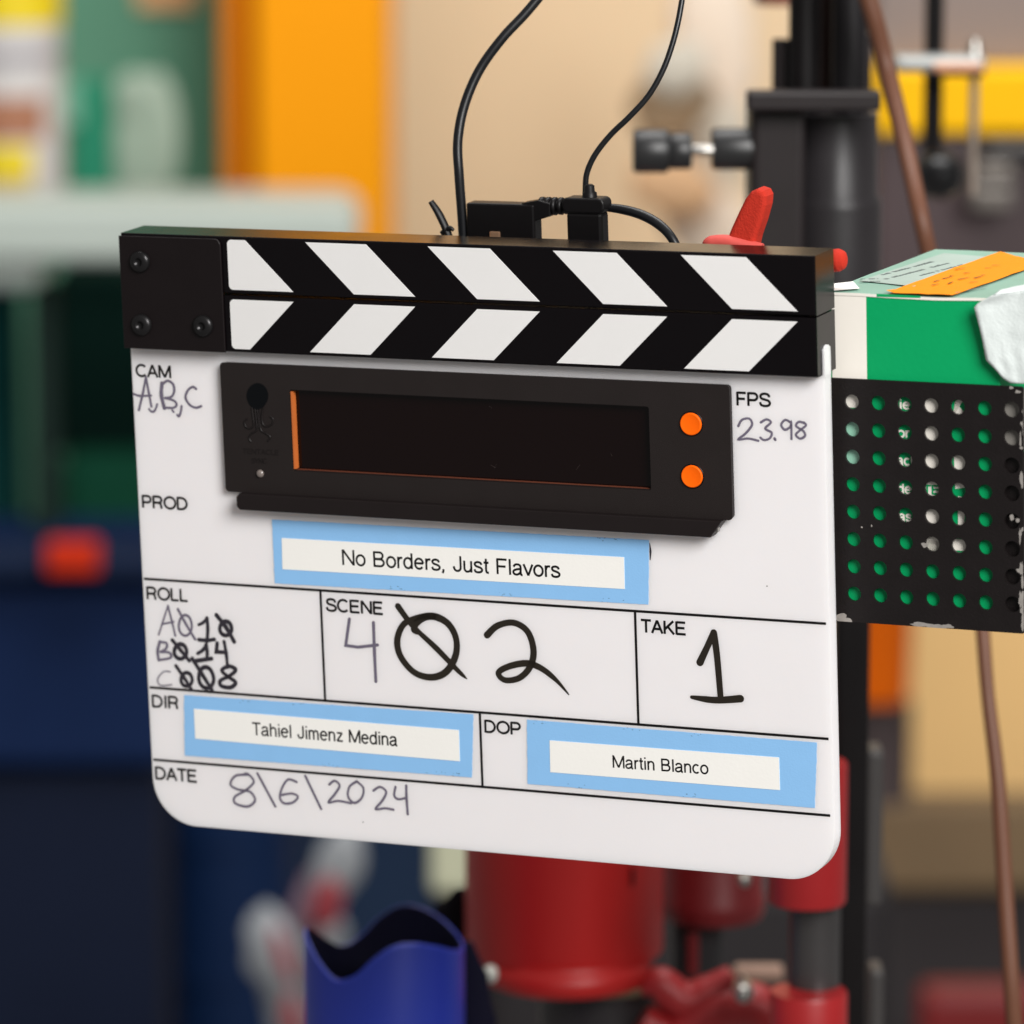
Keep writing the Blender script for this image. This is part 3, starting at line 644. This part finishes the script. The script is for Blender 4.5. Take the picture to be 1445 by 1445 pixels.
m = MB(); c = sp(826, 281, YQ); m.lathe([(2.7, 0), (2.6, 2.5), (1.9, 3), (1.8, 5), (1.0, 5.6)], (c.x, YQ + 4, c.z - .8), 'z', 20); m.build('collar', M_CONN, tee, O4)
def cable(name, label, pts, r, fr=SL, m_=M_CABLE, cat='cable', ends=None):
    P = [fr.at(*p) for p in pts]; o = P[0]
    t = fthing(name, label, cat, fr, o); mb = MB(); mb.tube(P, r, 14, smooth_n=10); mb.build('cable_run', m_, t, o); return t
cable('cable', 'thick black cable rising from the connector block and bending right out of the top', [(655, 380, 44), (653, 320, 44), (648, 250, 44), (646, 200, 46), (655, 150, 50), (676, 100, 55), (708, 55, 60), (745, 15, 66), (790, -40, 74)], 1.75)
cable('cable', 'thin black cable snaking up from the cable splitter to the upper right', [(826, 272, 49), (828, 245, 49), (840, 218, 50), (862, 190, 52), (888, 165, 54), (915, 135, 57), (935, 100, 60), (948, 65, 63), (957, 30, 66), (964, -10, 70), (972, -60, 75)], 1.05)
cable('cable', 'short thick black cable arching from the cable splitter down behind the sticks', [(845, 292, 49), (875, 295, 49), (905, 303, 47), (930, 317, 45), (948, 336, 43), (962, 365, 42)], [1.3, 1.7, 1.8, 1.8, 1.7, 1.7])
O5 = sp(625, 340, 40)
cl = fthing('cable_clip', 'small black plastic clip leaning left of the thick cable', 'clip', SL, O5)
m = MB(); m.tube([sp(645, 372, 40), sp(632, 330, 40), sp(620, 303, 40), sp(608, 284, 40)], [1.6, 1.5, 1.5, 1.1], 10, flat=.6); m.build('arm', M_CONN, cl, O5)
m = MB(); m.tube([sp(624, 330, 40), sp(634, 322, 40), sp(640, 325, 40)], [1.2, 1.0, .6], 8); m.build('catch', M_CONN, cl, O5)
# ================================================================== THINGS FARTHER BACK (world metres)
def wbox(mb, x0, y0, x1, y1, Y, dep, bev=0.0, mi=0, seg=3, smooth=False):
    a, c = wp((x0 + x1) / 2, y0, Y), wp((x0 + x1) / 2, y1, Y); l, r = wp(x0, (y0 + y1) / 2, Y), wp(x1, (y0 + y1) / 2, Y)
    mb.box((l.x, Y, c.z), (r.x, Y + dep, a.z), bev, mi, seg, smooth=smooth); return mb
def wcyl(mb, cx, y0, y1, rpx, Y, mi=0, n=40, prof=None):
    """upright cylinder whose axis stands at depth Y; pixel rows give the two ends"""
    a, c = wp(cx, y0, Y), wp(cx, y1, Y); r = rpx * Y / F_PX / _cp
    prof = prof or [(1, 0), (1, 1)]
    mb.lathe([(r * k, (a.z - c.z) * (1 - h)) for k, h in sorted(prof, key=lambda q: -q[1])] if False else [(r * k, (a.z - c.z) * h) for k, h in prof], (a.x, Y, c.z), 'z', n, mi); return mb
def wobj(mb, name, mats, parent, o): return mb.build(name, mats, parent, o, 1.0)
# ---- wall
o = wp(700, 900, 6.0); t = wthing('back_wall', 'plain beige wall closing off the background behind everything', 'wall', o)
m = MB(); wbox(m, -1200, -2600, 2600, 2400, 6.0, .1); wobj(m, 'plaster', mat('beige_paint', (242, 217, 178), .7, var=.04, scale=3, bump=.1, bscale=60), t, o)
# ---- orange locker
o = wp(420, 380, 5.3); t = wthing('locker', 'tall orange metal locker standing left of the beige wall', 'locker', o)
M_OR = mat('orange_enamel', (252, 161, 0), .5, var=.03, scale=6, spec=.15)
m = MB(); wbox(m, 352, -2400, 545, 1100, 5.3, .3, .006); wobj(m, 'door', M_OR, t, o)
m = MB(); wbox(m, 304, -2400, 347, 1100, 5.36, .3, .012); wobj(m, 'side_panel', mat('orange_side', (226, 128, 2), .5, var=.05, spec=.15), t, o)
# ---- green cabinet with its stickers
o = wp(200, 380, 5.7); t = wthing('cabinet', 'muted green cabinet between the orange locker and the white jars', 'cabinet', o)
m = MB(); wbox(m, -500, -2300, 306, 1000, 5.7, .25, .006); wobj(m, 'body', mat('muted_green', (88, 146, 118), .6, var=.1, scale=5), t, o)
m = MB(); wbox(m, 192, -60, 276, 12, 5.69, .008, .003); wobj(m, 'sticker', mat('peach_sticker', (236, 178, 122), .6), t, o)
o = wp(205, 260, 5.35); t = wthing('paper_bag', 'pale mottled green and beige pouch leaning on the muted green cabinet', 'pouch', o)
m = MB()
for cx, cy, rx, ry in ((192, 140, 38, 40), (222, 190, 34, 90), (185, 215, 28, 70)):
    a = wp(cx, cy, 5.35); r1 = rx * 5.35 / F_PX; m.lathe([(r1 * math.cos(q) * .95 + .0005, r1 * ry / rx * math.sin(q)) for q in [-1.5 + 3 * i / 12 for i in range(13)]], a, 'z', 20, M=Matrix.Diagonal((1, .3, 1)))
wobj(m, 'pouch_body', mat('mottled_pouch', (158, 176, 158), .6, var=.25, scale=14), t, o)
o = wp(125, 270, 5.3); t = wthing('green_box', 'small saturated green box in front of the muted green cabinet', 'box', o)
m = MB(); wbox(m, 97, 112, 158, 290, 5.3, .03, .003); wobj(m, 'shell', mat('saturated_green', (8, 132, 98), .5, var=.05), t, o)
m = MB(); wbox(m, 78, 115, 112, 178, 5.29, .008, .002); wobj(m, 'label_patch', mat('mint_label', (120, 180, 155), .6, var=.1), t, o)
# ---- jars at the far left
o = wp(30, 285, 5.1); t = wthing('jar', 'white jar with yellow and brown label bands at the upper left edge', 'jar', o)
m = MB(); wcyl(m, 18, -40, 285, 66, 5.1); wobj(m, 'body', mat('white_jar', (206, 202, 200), .45, var=.03), t, o)
for y0, y1, c, nm in ((-45, 32, (232, 204, 20), 'lid'), (66, 86, (160, 156, 162), 'grey_band'), (132, 192, (166, 112, 84), 'brown_label'), (200, 246, (232, 206, 10), 'yellow_label'), (246, 286, (196, 164, 108), 'base_rim')):
    m = MB(); wcyl(m, 18, y0, y1, 68, 5.1); wobj(m, nm, mat('jar_' + nm, c, .5), t, o)
# ---- pale cart
o = wp(200, 700, 5.0); t = wthing('utility_cart', 'pale grey plastic cart with a thick rounded top behind the left end of the slate', 'cart', o)
M_PALE = mat('pale_plastic', (180, 190, 182), .5, var=.04, scale=8)
m = MB(); a, c = wp(200, 286, 4.85), wp(200, 372, 4.85); l, r = wp(-400, 300, 4.85), wp(506, 300, 4.85)
m.prism([rr(l.x, c.z, r.x, a.z, .026, 8)], 4.85, 4.99, .012, bres=3); wobj(m, 'top', M_PALE, t, o)
m = MB(); wbox(m, -300, 340, 62, 412, 4.87, .1, .02); wobj(m, 'corner_bracket', M_PALE, t, o)
m = MB(); wbox(m, 44, 400, 78, 800, 4.9, .05, .008); wobj(m, 'leg', mat('leg_grey', (30, 44, 40), .8, spec=.08), t, o)
m = MB(); wbox(m, -300, 400, 30, 760, 5.05, .02); wobj(m, 'side_panel', mat('teal_panel', (16, 62, 60), .8, spec=.08), t, o)
# ---- crate on the cart's lower deck
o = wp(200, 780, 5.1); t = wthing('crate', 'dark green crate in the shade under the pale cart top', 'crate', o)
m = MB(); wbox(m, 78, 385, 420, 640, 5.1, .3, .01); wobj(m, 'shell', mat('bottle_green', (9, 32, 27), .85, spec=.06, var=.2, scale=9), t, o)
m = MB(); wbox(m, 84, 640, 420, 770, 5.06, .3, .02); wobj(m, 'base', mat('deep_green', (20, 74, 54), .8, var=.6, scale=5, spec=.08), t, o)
# ---- navy totes
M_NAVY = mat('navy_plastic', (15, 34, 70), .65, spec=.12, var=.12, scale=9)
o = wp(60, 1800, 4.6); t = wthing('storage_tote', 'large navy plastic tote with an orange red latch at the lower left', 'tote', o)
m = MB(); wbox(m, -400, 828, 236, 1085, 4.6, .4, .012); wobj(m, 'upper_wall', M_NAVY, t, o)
m = MB(); wbox(m, -400, 1090, 232, 1900, 4.62, .4, .01); wobj(m, 'lower_wall', mat('navy_lower', (18, 26, 46), .65, spec=.12, var=.15, scale=9), t, o)  # lower wall in a darker navy than the upper one
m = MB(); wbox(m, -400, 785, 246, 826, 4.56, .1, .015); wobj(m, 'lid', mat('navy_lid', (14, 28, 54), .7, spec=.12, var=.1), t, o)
m = MB(); wbox(m, 64, 768, 138, 810, 4.52, .03, .004); wobj(m, 'latch', mat('orange_red', (192, 46, 18), .65, spec=.1), t, o)
o = wp(330, 1800, 4.9); t = wthing('drum', 'dark blue drum standing behind the lower left corner of the slate', 'drum', o)
m = MB(); wcyl(m, 318, 840, 1900, 100, 4.9); wobj(m, 'shell', mat('drum_blue', (9, 32, 66), .6, spec=.15, var=.15, scale=9), t, o)
for y0 in (1150, 1340):
    m = MB(); wcyl(m, 318, y0, y0 + 26, 104, 4.9); wobj(m, 'hoop', mat('drum_blue', (14, 36, 68)), t, o)
o = wp(560, 1800, 5.2); t = wthing('locker', 'slate blue metal locker behind the blue wavy tube', 'locker', o)
m = MB(); wbox(m, 420, 1000, 700, 1900, 5.2, .3, .01); wobj(m, 'body', mat('slate_blue', (30, 47, 72), .65, spec=.15, var=.1, scale=8), t, o)
# ---- crumpled wrapper
o = wp(420, 1500, 3.9); t = wthing('wrapper', 'crumpled white and red wrapper sagging beside the dark blue drum', 'wrapper', o)
m = MB(); wq = []
def blob(m, cx, cy, rx, ry, Y, mi, tilt=0.0, sd=0.0, flat=.4):
    a = wp(cx, cy, Y); k = Y / F_PX; vs = []; fs = []; nu, nv = 22, 14
    for j in range(nv + 1):
        ph = math.pi * j / nv
        for i in range(nu):
            th = 2 * math.pi * i / nu; d = Vector((math.sin(ph) * math.cos(th), math.sin(ph) * math.sin(th) * flat, math.cos(ph)))
            f = 1 + .22 * noise.noise(d * 2.3 + Vector((sd, 0, 0))); x, z = d.x * rx * k * f, d.z * ry * k * f
            vs.append((a.x + x * math.cos(tilt) - z * math.sin(tilt), a.y + d.y * rx * k, a.z + x * math.sin(tilt) + z * math.cos(tilt)))
    for j in range(nv):
        for i in range(nu): fs.append([j * nu + i, (j + 1) * nu + i, (j + 1) * nu + (i + 1) % nu, j * nu + (i + 1) % nu])
    m.add(vs, fs, mi, True)
for b_ in ((478, 1220, 34, 60, 3.9, 0, -.35, 1), (440, 1275, 28, 75, 3.92, 2, -.4, 2), (462, 1275, 22, 40, 3.86, 1, -.2, 6), (385, 1345, 38, 70, 3.9, 0, .2, 3), (405, 1420, 34, 90, 3.93, 0, .15, 4), (400, 1350, 10, 45, 3.84, 1, .3, 5), (412, 1440, 14, 40, 3.84, 1, .1, 8), (450, 1340, 34, 60, 3.95, 0, -.5, 9)): blob(m, *b_)
wobj(m, 'film', [mat('wrapper_white', (146, 150, 154), .5, var=.2, scale=20), mat('wrapper_red', (142, 50, 58), .5, var=.2, scale=20), mat('wrapper_pink', (128, 104, 118), .5, var=.2, scale=20)], t, o)
o = wp(633, 1500, 3.6); t = wthing('post', 'pale greenish white post beside the red canister', 'post', o)
m = MB(); wbox(m, 606, 1100, 668, 1262, 3.6, .03, .006); wobj(m, 'shaft', mat('pale_post', (186, 187, 160), .6), t, o)
m = MB(); wbox(m, 610, 1262, 664, 1700, 3.62, .03, .004); wobj(m, 'foot', mat('post_black', (24, 24, 28), .6), t, o)
# ---- wavy blue tube
o = wp(542, 1600, 2.0); t = wthing('blue_tube', 'royal blue plastic tube with a wavy cut rim left of the red canister', 'tube', o)
m = MB(); R0 = 117 * 2.0 / F_PX; c = wp(542, 1340, 2.0); n = 120
def rim(u):
    K = [(-1.2, 1285), (-1, 1303), (-.8, 1332), (-.58, 1351), (-.35, 1342), (-.1, 1315), (.15, 1297), (.4, 1295), (.7, 1306), (1, 1326), (1.2, 1340)]
    for i in range(1, len(K) - 2):
        if u <= K[i + 1][0] + 1e-9:
            t = (u - K[i][0]) / (K[i + 1][0] - K[i][0]); a, b, c_, d = K[i - 1][1], K[i][1], K[i + 1][1], K[i + 2][1]
            return 0.5 * (2 * b + (c_ - a) * t + (2 * a - 5 * b + 4 * c_ - d) * t * t + (3 * b - a - 3 * c_ + d) * t ** 3)
    return K[-2][1]
kz = 2.0 / F_PX / _cp; rows = []
for rad, bot, off in ((R0 * .93, True, 0), (R0, True, 0), (R0 * 1.0, False, 0), (R0 * .99, False, .0012), (R0 * .965, False, .0012), (R0 * .955, False, 0), (R0 * .9, True, 0)):
    r_ = []
    for k in range(n):
        a = 2 * math.pi * k / n; z = (wp(542, 1640, 2.0).z if bot else c.z - (rim(math.cos(a)) - 1335) * kz + off - .002)
        r_.append((c.x + rad * math.cos(a), c.y + rad * math.sin(a), z))
    rows.append(r_)
rows[0] = [(p[0], p[1], p[2]) for p in rows[1]]; rows = rows[1:]
vs = [p for r_ in rows for p in r_]
m.add(vs, [[i * n + k, i * n + (k + 1) % n, (i + 1) * n + (k + 1) % n, (i + 1) * n + k] for i in range(len(rows) - 1) for k in range(n)], 0, True)
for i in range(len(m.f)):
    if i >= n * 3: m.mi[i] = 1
wobj(m, 'tube_wall', [mat('royal_blue', (30, 50, 158), .4, var=.06, scale=20, spec=.5), mat('tube_inner_navy', (10, 10, 34), .75, spec=.15)], t, o)  # inner wall coloured a much darker navy than the outside
# ---- red canister on its black base
M_RED = mat('red_enamel', (168, 24, 22), .45, var=.05, scale=20, spec=.4)
o = wp(800, 1600, 2.3); t = wthing('red_canister', 'big red cylindrical canister with a stepped bottom rim under the slate', 'canister', o)
m = MB(); Yk = 2.12
wcyl(m, 797, 1040, 1338, 142, Yk, prof=[(.985, 0), (1, .02), (1, 1)], n=64); wobj(m, 'body', M_RED, t, o)
m = MB(); wcyl(m, 798, 1338, 1382, 124, Yk - .01, prof=[(.9, 0), (.98, .1), (1.0, .4), (1.0, .75), (.93, .8), (.93, 1)], n=64); wobj(m, 'rim', M_RED, t, o)
m = MB(); wcyl(m, 850, 1385, 1700, 92, Yk + .02, n=48); wobj(m, 'base', mat('base_black', (34, 30, 32), .5, var=.15), t, o)
m = MB(); a = wp(692, 1372, 2.04); m.lathe([(.0001, .009), (.0025, .0085), (.0033, .006), (.0033, 0)], a, 'y', 16); wobj(m, 'bolt', mat('pale_bolt', (176, 176, 168), .4), t, o)
m = MB(); a, c = wp(893, 1225, 2.085), wp(893, 1250, 2.085); m.box((a.x - .0006, a.y, c.z), (a.x + .0006, a.y + .02, a.z)); wobj(m, 'slot', M_INK, t, o)
o = wp(640, 1600, 2.3); t = wthing('strap', 'black fabric strap end poking up between blue tube and red canister, with a navy blob as shade beside the tube', 'strap', o)
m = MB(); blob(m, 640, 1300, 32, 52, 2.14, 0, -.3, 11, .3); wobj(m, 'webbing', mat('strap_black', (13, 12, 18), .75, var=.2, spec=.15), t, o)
m = MB(); blob(m, 664, 1420, 34, 105, 2.03, 0, .12, 31, .3); wobj(m, 'tube_shade', mat('tube_shade_navy', (14, 13, 34), .75, var=.2, spec=.15), t, o)  # dark navy blob added in place of shade on the tube's right side
# ---- small red hub with its plug and wing knob
o = wp(1010, 1600, 2.4); t = wthing('red_hub', 'smaller dark red hub with a wing knob beneath it, right of the red canister', 'tripod hub', o)
m = MB(); wcyl(m, 1006, 1040, 1292, 76, 2.18, prof=[(.94, 0), (1, .04), (1, .12), (.96, .14), (.96, 1)], n=48); wobj(m, 'body', mat('dark_red', (116, 22, 26), .45, var=.06), t, o)
m = MB(); wbox(m, 948, 1296, 1020, 1700, 2.17, .03, .004); wobj(m, 'neck', mat('neck_grey', (40, 40, 42), .5), t, o)
m = MB(); wbox(m, 970, 1316, 986, 1378, 2.165, .004, .001); wobj(m, 'red_stripe', mat('dark_red', (116, 22, 26)), t, o)
m = MB(); a = wp(975, 1412, 2.1)
m.tube([wp(903, 1392, 2.1), wp(930, 1388, 2.1), wp(965, 1412, 2.1), wp(1000, 1400, 2.1), wp(1035, 1376, 2.1)], [.004, .008, .009, .008, .005], 14)
m.tube([wp(905, 1440, 2.1), wp(950, 1460, 2.1), wp(1010, 1425, 2.1), wp(1062, 1420, 2.1), wp(1090, 1440, 2.1)], [.008, .01, .011, .011, .01], 16); wobj(m, 'wing_knob', mat('knob_red', (158, 30, 33), .45), t, o)
m = MB(); a = wp(1048, 1394, 2.07); m.lathe([(.0001, .014), (.003, .013), (.0045, .009), (.0045, 0), (.003, -.004), (.003, -.012)], a, 'y', 16); wobj(m, 'bolt', M_STEEL, t, o)
m = MB(); b2 = wp(1050, 1238, 2.07); m.lathe([(.0001, .01), (.0025, .009), (.003, .005), (.003, 0)], b2, 'y', 14); wobj(m, 'bolt', M_STEEL, t, o)
m = MB(); wbox(m, 1036, 1366, 1106, 1386, 2.2, .01, .002); wobj(m, 'tan_plate', mat('tan_plate', (142, 112, 96), .6), t, o)
# ---- grey pole with red sleeves
o = wp(1150, 1700, 2.3); t = wthing('pole', 'grey pole carrying two bright red sleeves below the slate corner', 'pole', o)
m = MB(); wcyl(m, 1152, 1090, 1700, 37, 1.985); wobj(m, 'shaft', mat('pole_grey', (72, 70, 70), .35, metal=.5, var=.1), t, o)
M_SLV = mat('sleeve_red', (152, 26, 29), .4, var=.04, spec=.5)
for y0, y1 in ((1075, 1272), (1398, 1600)):
    m = MB(); wcyl(m, 1141, y0, y1, 56, 1.975, prof=[(.97, 0), (1, .02), (1, .98), (.97, 1)], n=48); wobj(m, 'sleeve', M_SLV, t, o)
# ---- black stand: column, collar, tubes
o = wp(1200, 1700, 2.1); t = wthing('equipment_stand', 'tall black equipment stand with a stepped round collar behind the right end of the slate', 'stand', o)
M_STB = mat('stand_black', (34, 28, 29), .42, var=.08, scale=20, spec=.3)
M_STD = mat('stand_dark', (12, 9, 10), .45, var=.1, spec=.2)
m = MB(); wbox(m, 1178, 560, 1225, 1750, 2.0, .025, .002); wobj(m, 'column', M_STD, t, o)
m = MB(); wbox(m, 1222, 1060, 1246, 1280, 2.06, .02, .002); wobj(m, 'side_rail', mat('rail_grey', (58, 55, 54), .5), t, o); m = MB(); wbox(m, 1226, 1370, 1246, 1600, 2.06, .02, .002); wobj(m, 'side_rail', mat('rail_grey', (58, 55, 54), .5), t, o)
m = MB(); wbox(m, 1058, 150, 1134, 700, 2.06, .05, .003); wobj(m, 'collar', M_STB, t, o)
m = MB(); wbox(m, 1054, 129, 1244, 157, 2.045, .012, .0015); wobj(m, 'collar_rim', M_STB, t, o)
m = MB(); wcyl(m, 1181, 158, 700, 62, 2.09, prof=[(1.04, 0), (1.04, .76), (1.02, .778), (.93, .79), (.93, 1)], n=48); wobj(m, 'barrel', mat('barrel_grey', (44, 41, 43), .38, var=.08, spec=.4), t, o)
for x0, x1, y0, mt, Y in ((1090, 1116, 55, M_STB, 2.1), (1212, 1230, 48, M_STB, 2.1), (1116, 1160, -200, M_STD, 2.09), (1152, 1182, -200, mat('tube_brown', (54, 38, 35), .5, spec=.2), 2.11), (1178, 1226, -200, mat('tube_grey', (24, 22, 24), .45, spec=.25), 2.09)):
    m = MB(); wcyl(m, (x0 + x1) / 2, y0, 190, (x1 - x0) / 2, Y, n=24); wobj(m, 'tube', mt, t, o)
m = MB(); a = wp(1100, 5, 2.4); m.lathe([(.012, 0), (.013, .004), (.013, .02), (.01, .03)], a, 'z', 20); wobj(m, 'rust_cap', mat('rust_red', (110, 40, 30), .6), t, o)
# T knob
a = wp(975, 212, 2.26); m = MB()
def hz(x0, x1, cy, rpx, Y, mb, flutes=0):
    p, q = wp(x0, cy, Y), wp(x1, cy, Y); r = rpx * Y / F_PX; L = q.x - p.x
    mb.lathe([(r * .9, 0), (r, L * .08), (r, L * .92), (r * .9, L)], p, 'x', 28)
hz(893, 944, 213, 31, 2.06, m); hz(944, 976, 213, 26, 2.06, m)
kn = wobj(m, 'tilt_knob', mat('knob_black', (34, 34, 35), .4, var=.1), t, o)
m = MB(); hz(974, 1006, 212, 8, 2.06, m); wobj(m, 'shaft', M_STEEL, kn, o)
m = MB(); hz(1004, 1075, 210, 30, 2.07, m); wobj(m, 'boss', mat('knob_black', (34, 34, 35)), kn, o)
# ---- cream bundle on the wall side, behind the knob
o = wp(985, 360, 5.3); t = wthing('sack', 'rumpled cream cloth bundle blurred behind the black tilt knob', 'cloth', o)
m = MB(); blob(m, 1010, 60, 60, 110, 5.3, 0, .15, 21, .3); blob(m, 955, 95, 46, 40, 5.22, 3, .5, 27, .3); blob(m, 948, 150, 62, 48, 5.24, 1, .3, 22, .3); blob(m, 1000, 190, 60, 90, 5.3, 3, .1, 26, .3); blob(m, 950, 262, 64, 45, 5.22, 2, -.3, 23, .3); blob(m, 1000, 318, 62, 56, 5.25, 0, -.3, 24, .3)
wobj(m, 'folds', [mat('cream_cloth', (240, 222, 202), .8, var=.12, scale=14), mat('taupe_cloth', (158, 132, 102), .8, var=.2, scale=14), mat('peach_cloth', (228, 184, 140), .8, var=.12, scale=14), mat('pearl_cloth', (216, 208, 192), .8, var=.1, scale=14)], t, o)
# ---- right-hand background shelf units
o = wp(1350, 700, 3.6); t = wthing('tool_chest', 'dark brown tool chest with a bright yellow band behind the green carton', 'tool chest', o)
m = MB(); wbox(m, 1232, 192, 1700, 700, 3.6, .3, .004); wobj(m, 'body', mat('umber_metal', (64, 48, 50), .5, var=.12, scale=10), t, o)
m = MB(); wbox(m, 1236, 96, 1700, 190, 3.59, .3, .004); wobj(m, 'yellow_band', mat('signal_yellow', (240, 182, 0), .5, var=.03, spec=.15), t, o)
m = MB(); wbox(m, 1236, -300, 1700, 92, 3.62, .3, .004); wobj(m, 'top_panel', mat('warm_grey', (128, 114, 108), .6, var=.08, scale=8), t, o)
m = MB(); wbox(m, 1386, 200, 1700, 226, 3.57, .05, .004); wobj(m, 'drawer_rail', mat('rail_dark', (36, 34, 36), .4), t, o)
m = MB(); wbox(m, 1378, 234, 1432, 258, 3.55, .03, .003); wobj(m, 'drawer_pull', mat('pull_grey', (110, 104, 98), .4, metal=.3), t, o); m = MB(); wbox(m, 1372, 264, 1430, 296, 3.55, .03, .003); wobj(m, 'drawer_pull', mat('pull_grey', (110, 104, 98), .4, metal=.3), t, o)
# C-clamp on a black rod
o = wp(1325, 420, 2.7); t = wthing('rod_clamp', 'black rod with a worn silver clamp bar and threaded screw before the yellow band', 'clamp', o)
m = MB(); wcyl(m, 1322, -200, 235, 13.5, 2.4, n=24); wobj(m, 'rod', M_STD, t, o)
m = MB(); wbox(m, 1262, 80, 1392, 102, 2.37, .02, .003); wobj(m, 'clamp_bar', mat('worn_steel', (150, 152, 150), .4, metal=.3, var=.3, scale=60), t, o)
m = MB(); wbox(m, 1318, 90, 1386, 101, 2.366, .003, .0008); wobj(m, 'copper_jaw', mat('copper_jaw', (206, 146, 108), .45, metal=.2, var=.2), t, o)
m = MB(); wbox(m, 1306, 100, 1390, 108, 2.368, .02, .001); wobj(m, 'jaw_plate', M_STD, t, o)
m = MB(); wcyl(m, 1376, 56, 84, 17, 2.38, prof=[(.7, 0), (.6, .3), (.4, 1)]); wobj(m, 'wing_nut', M_STEEL, t, o)
m = MB(); wcyl(m, 1375, 100, 275, 6.5, 2.385, n=16); wobj(m, 'screw_rod', mat('rod_taupe', (150, 136, 124), .4, metal=.4), t, o)
m = MB(); a = wp(1326, 247, 2.37); k = 2.37 / F_PX; m.lathe([(.002, -34 * k), (26 * k, -24 * k), (36 * k, 0), (26 * k, 24 * k), (.002, 34 * k)], a, 'y', 28); wobj(m, 'ball_joint', mat('joint_black', (12, 12, 14), .25), t, o)
# brown cable in two visible runs, passing behind the carton
def wcable(name, label, pts, rpx, mt):
    P = [wp(*p) for p in pts]; o = P[-1]; t = wthing(name, label, 'cable', o); m = MB(); m.tube(P, [r * 2.0 / F_PX for r in rpx], 14, smooth_n=8); wobj(m, 'cable_run', mt, t, o)
wcable('cable', 'long brown cable hanging behind the green carton down to the lower right', [(1205, -60, 2.05), (1232, 20, 2.05), (1252, 100, 2.05), (1274, 190, 2.03), (1298, 300, 2.0), (1318, 400, 2.0), (1346, 600, 2.0), (1378, 800, 1.98), (1386, 880, 1.96), (1394, 980, 1.95), (1408, 1100, 1.94), (1418, 1250, 1.93), (1428, 1400, 1.92), (1436, 1520, 1.92)], [14, 14, 13.5, 13, 12.5, 12, 11, 11, 10.5, 10, 11, 12, 12, 12], mat('brown_rubber', (100, 64, 47), .45, var=.1, spec=.3))
# ---- lower right background
o = wp(930, 1750, 2.9); t = wthing('equipment_bag', 'black equipment bag filling the dark gap under the red canister and hub', 'bag', o)
m = MB(); wbox(m, 668, 1236, 1262, 1760, 2.9, .12, .02, seg=4); wobj(m, 'shell', mat('bag_black', (22, 16, 19), .75, var=.2, scale=30, bump=.3, bscale=400), t, o)
o = wp(1256, 1010, 4.4); t = wthing('bucket', 'bright orange bucket beneath the perforated holder', 'bucket', o)
m = MB(); wcyl(m, 1236, 780, 985, 56, 4.4, prof=[(.86, 0), (.9, .03), (1, 1)]); wobj(m, 'pail', mat('bucket_orange', (250, 112, 0), .5, spec=.2), t, o)
m = MB(); wcyl(m, 1236, 990, 1125, 52, 4.42); wobj(m, 'stool', mat('stool_brown', (70, 58, 58), .6), t, o)
o = wp(1400, 1120, 4.8); t = wthing('carton', 'tan cardboard carton behind the lower length of brown cable', 'carton', o)
m = MB(); wbox(m, 1276, 780, 1720, 1122, 4.8, .3, .004); wobj(m, 'body', mat('tan_card', (232, 190, 126), .7, var=.04, scale=10), t, o)
o = wp(1400, 1255, 4.6); t = wthing('workbench', 'brown timber workbench edge under the tan carton', 'bench', o)
m = MB(); wbox(m, 1200, 1134, 1800, 1256, 4.6, .06, .006); wobj(m, 'top_edge', mat('bench_timber', (118, 96, 68), .7, var=.15, scale=10), t, o)
m = MB(); wbox(m, 1180, 1260, 1800, 1800, 4.65, .05, .006); wobj(m, 'apron', mat('apron_black', (44, 38, 40), .6, var=.1), t, o)
o = wp(1400, 1700, 4.2); t = wthing('crate', 'red crate low at the right edge below the dark workbench', 'crate', o)
m = MB(); wbox(m, 1296, 1396, 1800, 1750, 4.2, .04, .012); wobj(m, 'shell', mat('crate_red', (120, 16, 18), .5, var=.1, scale=10), t, o)
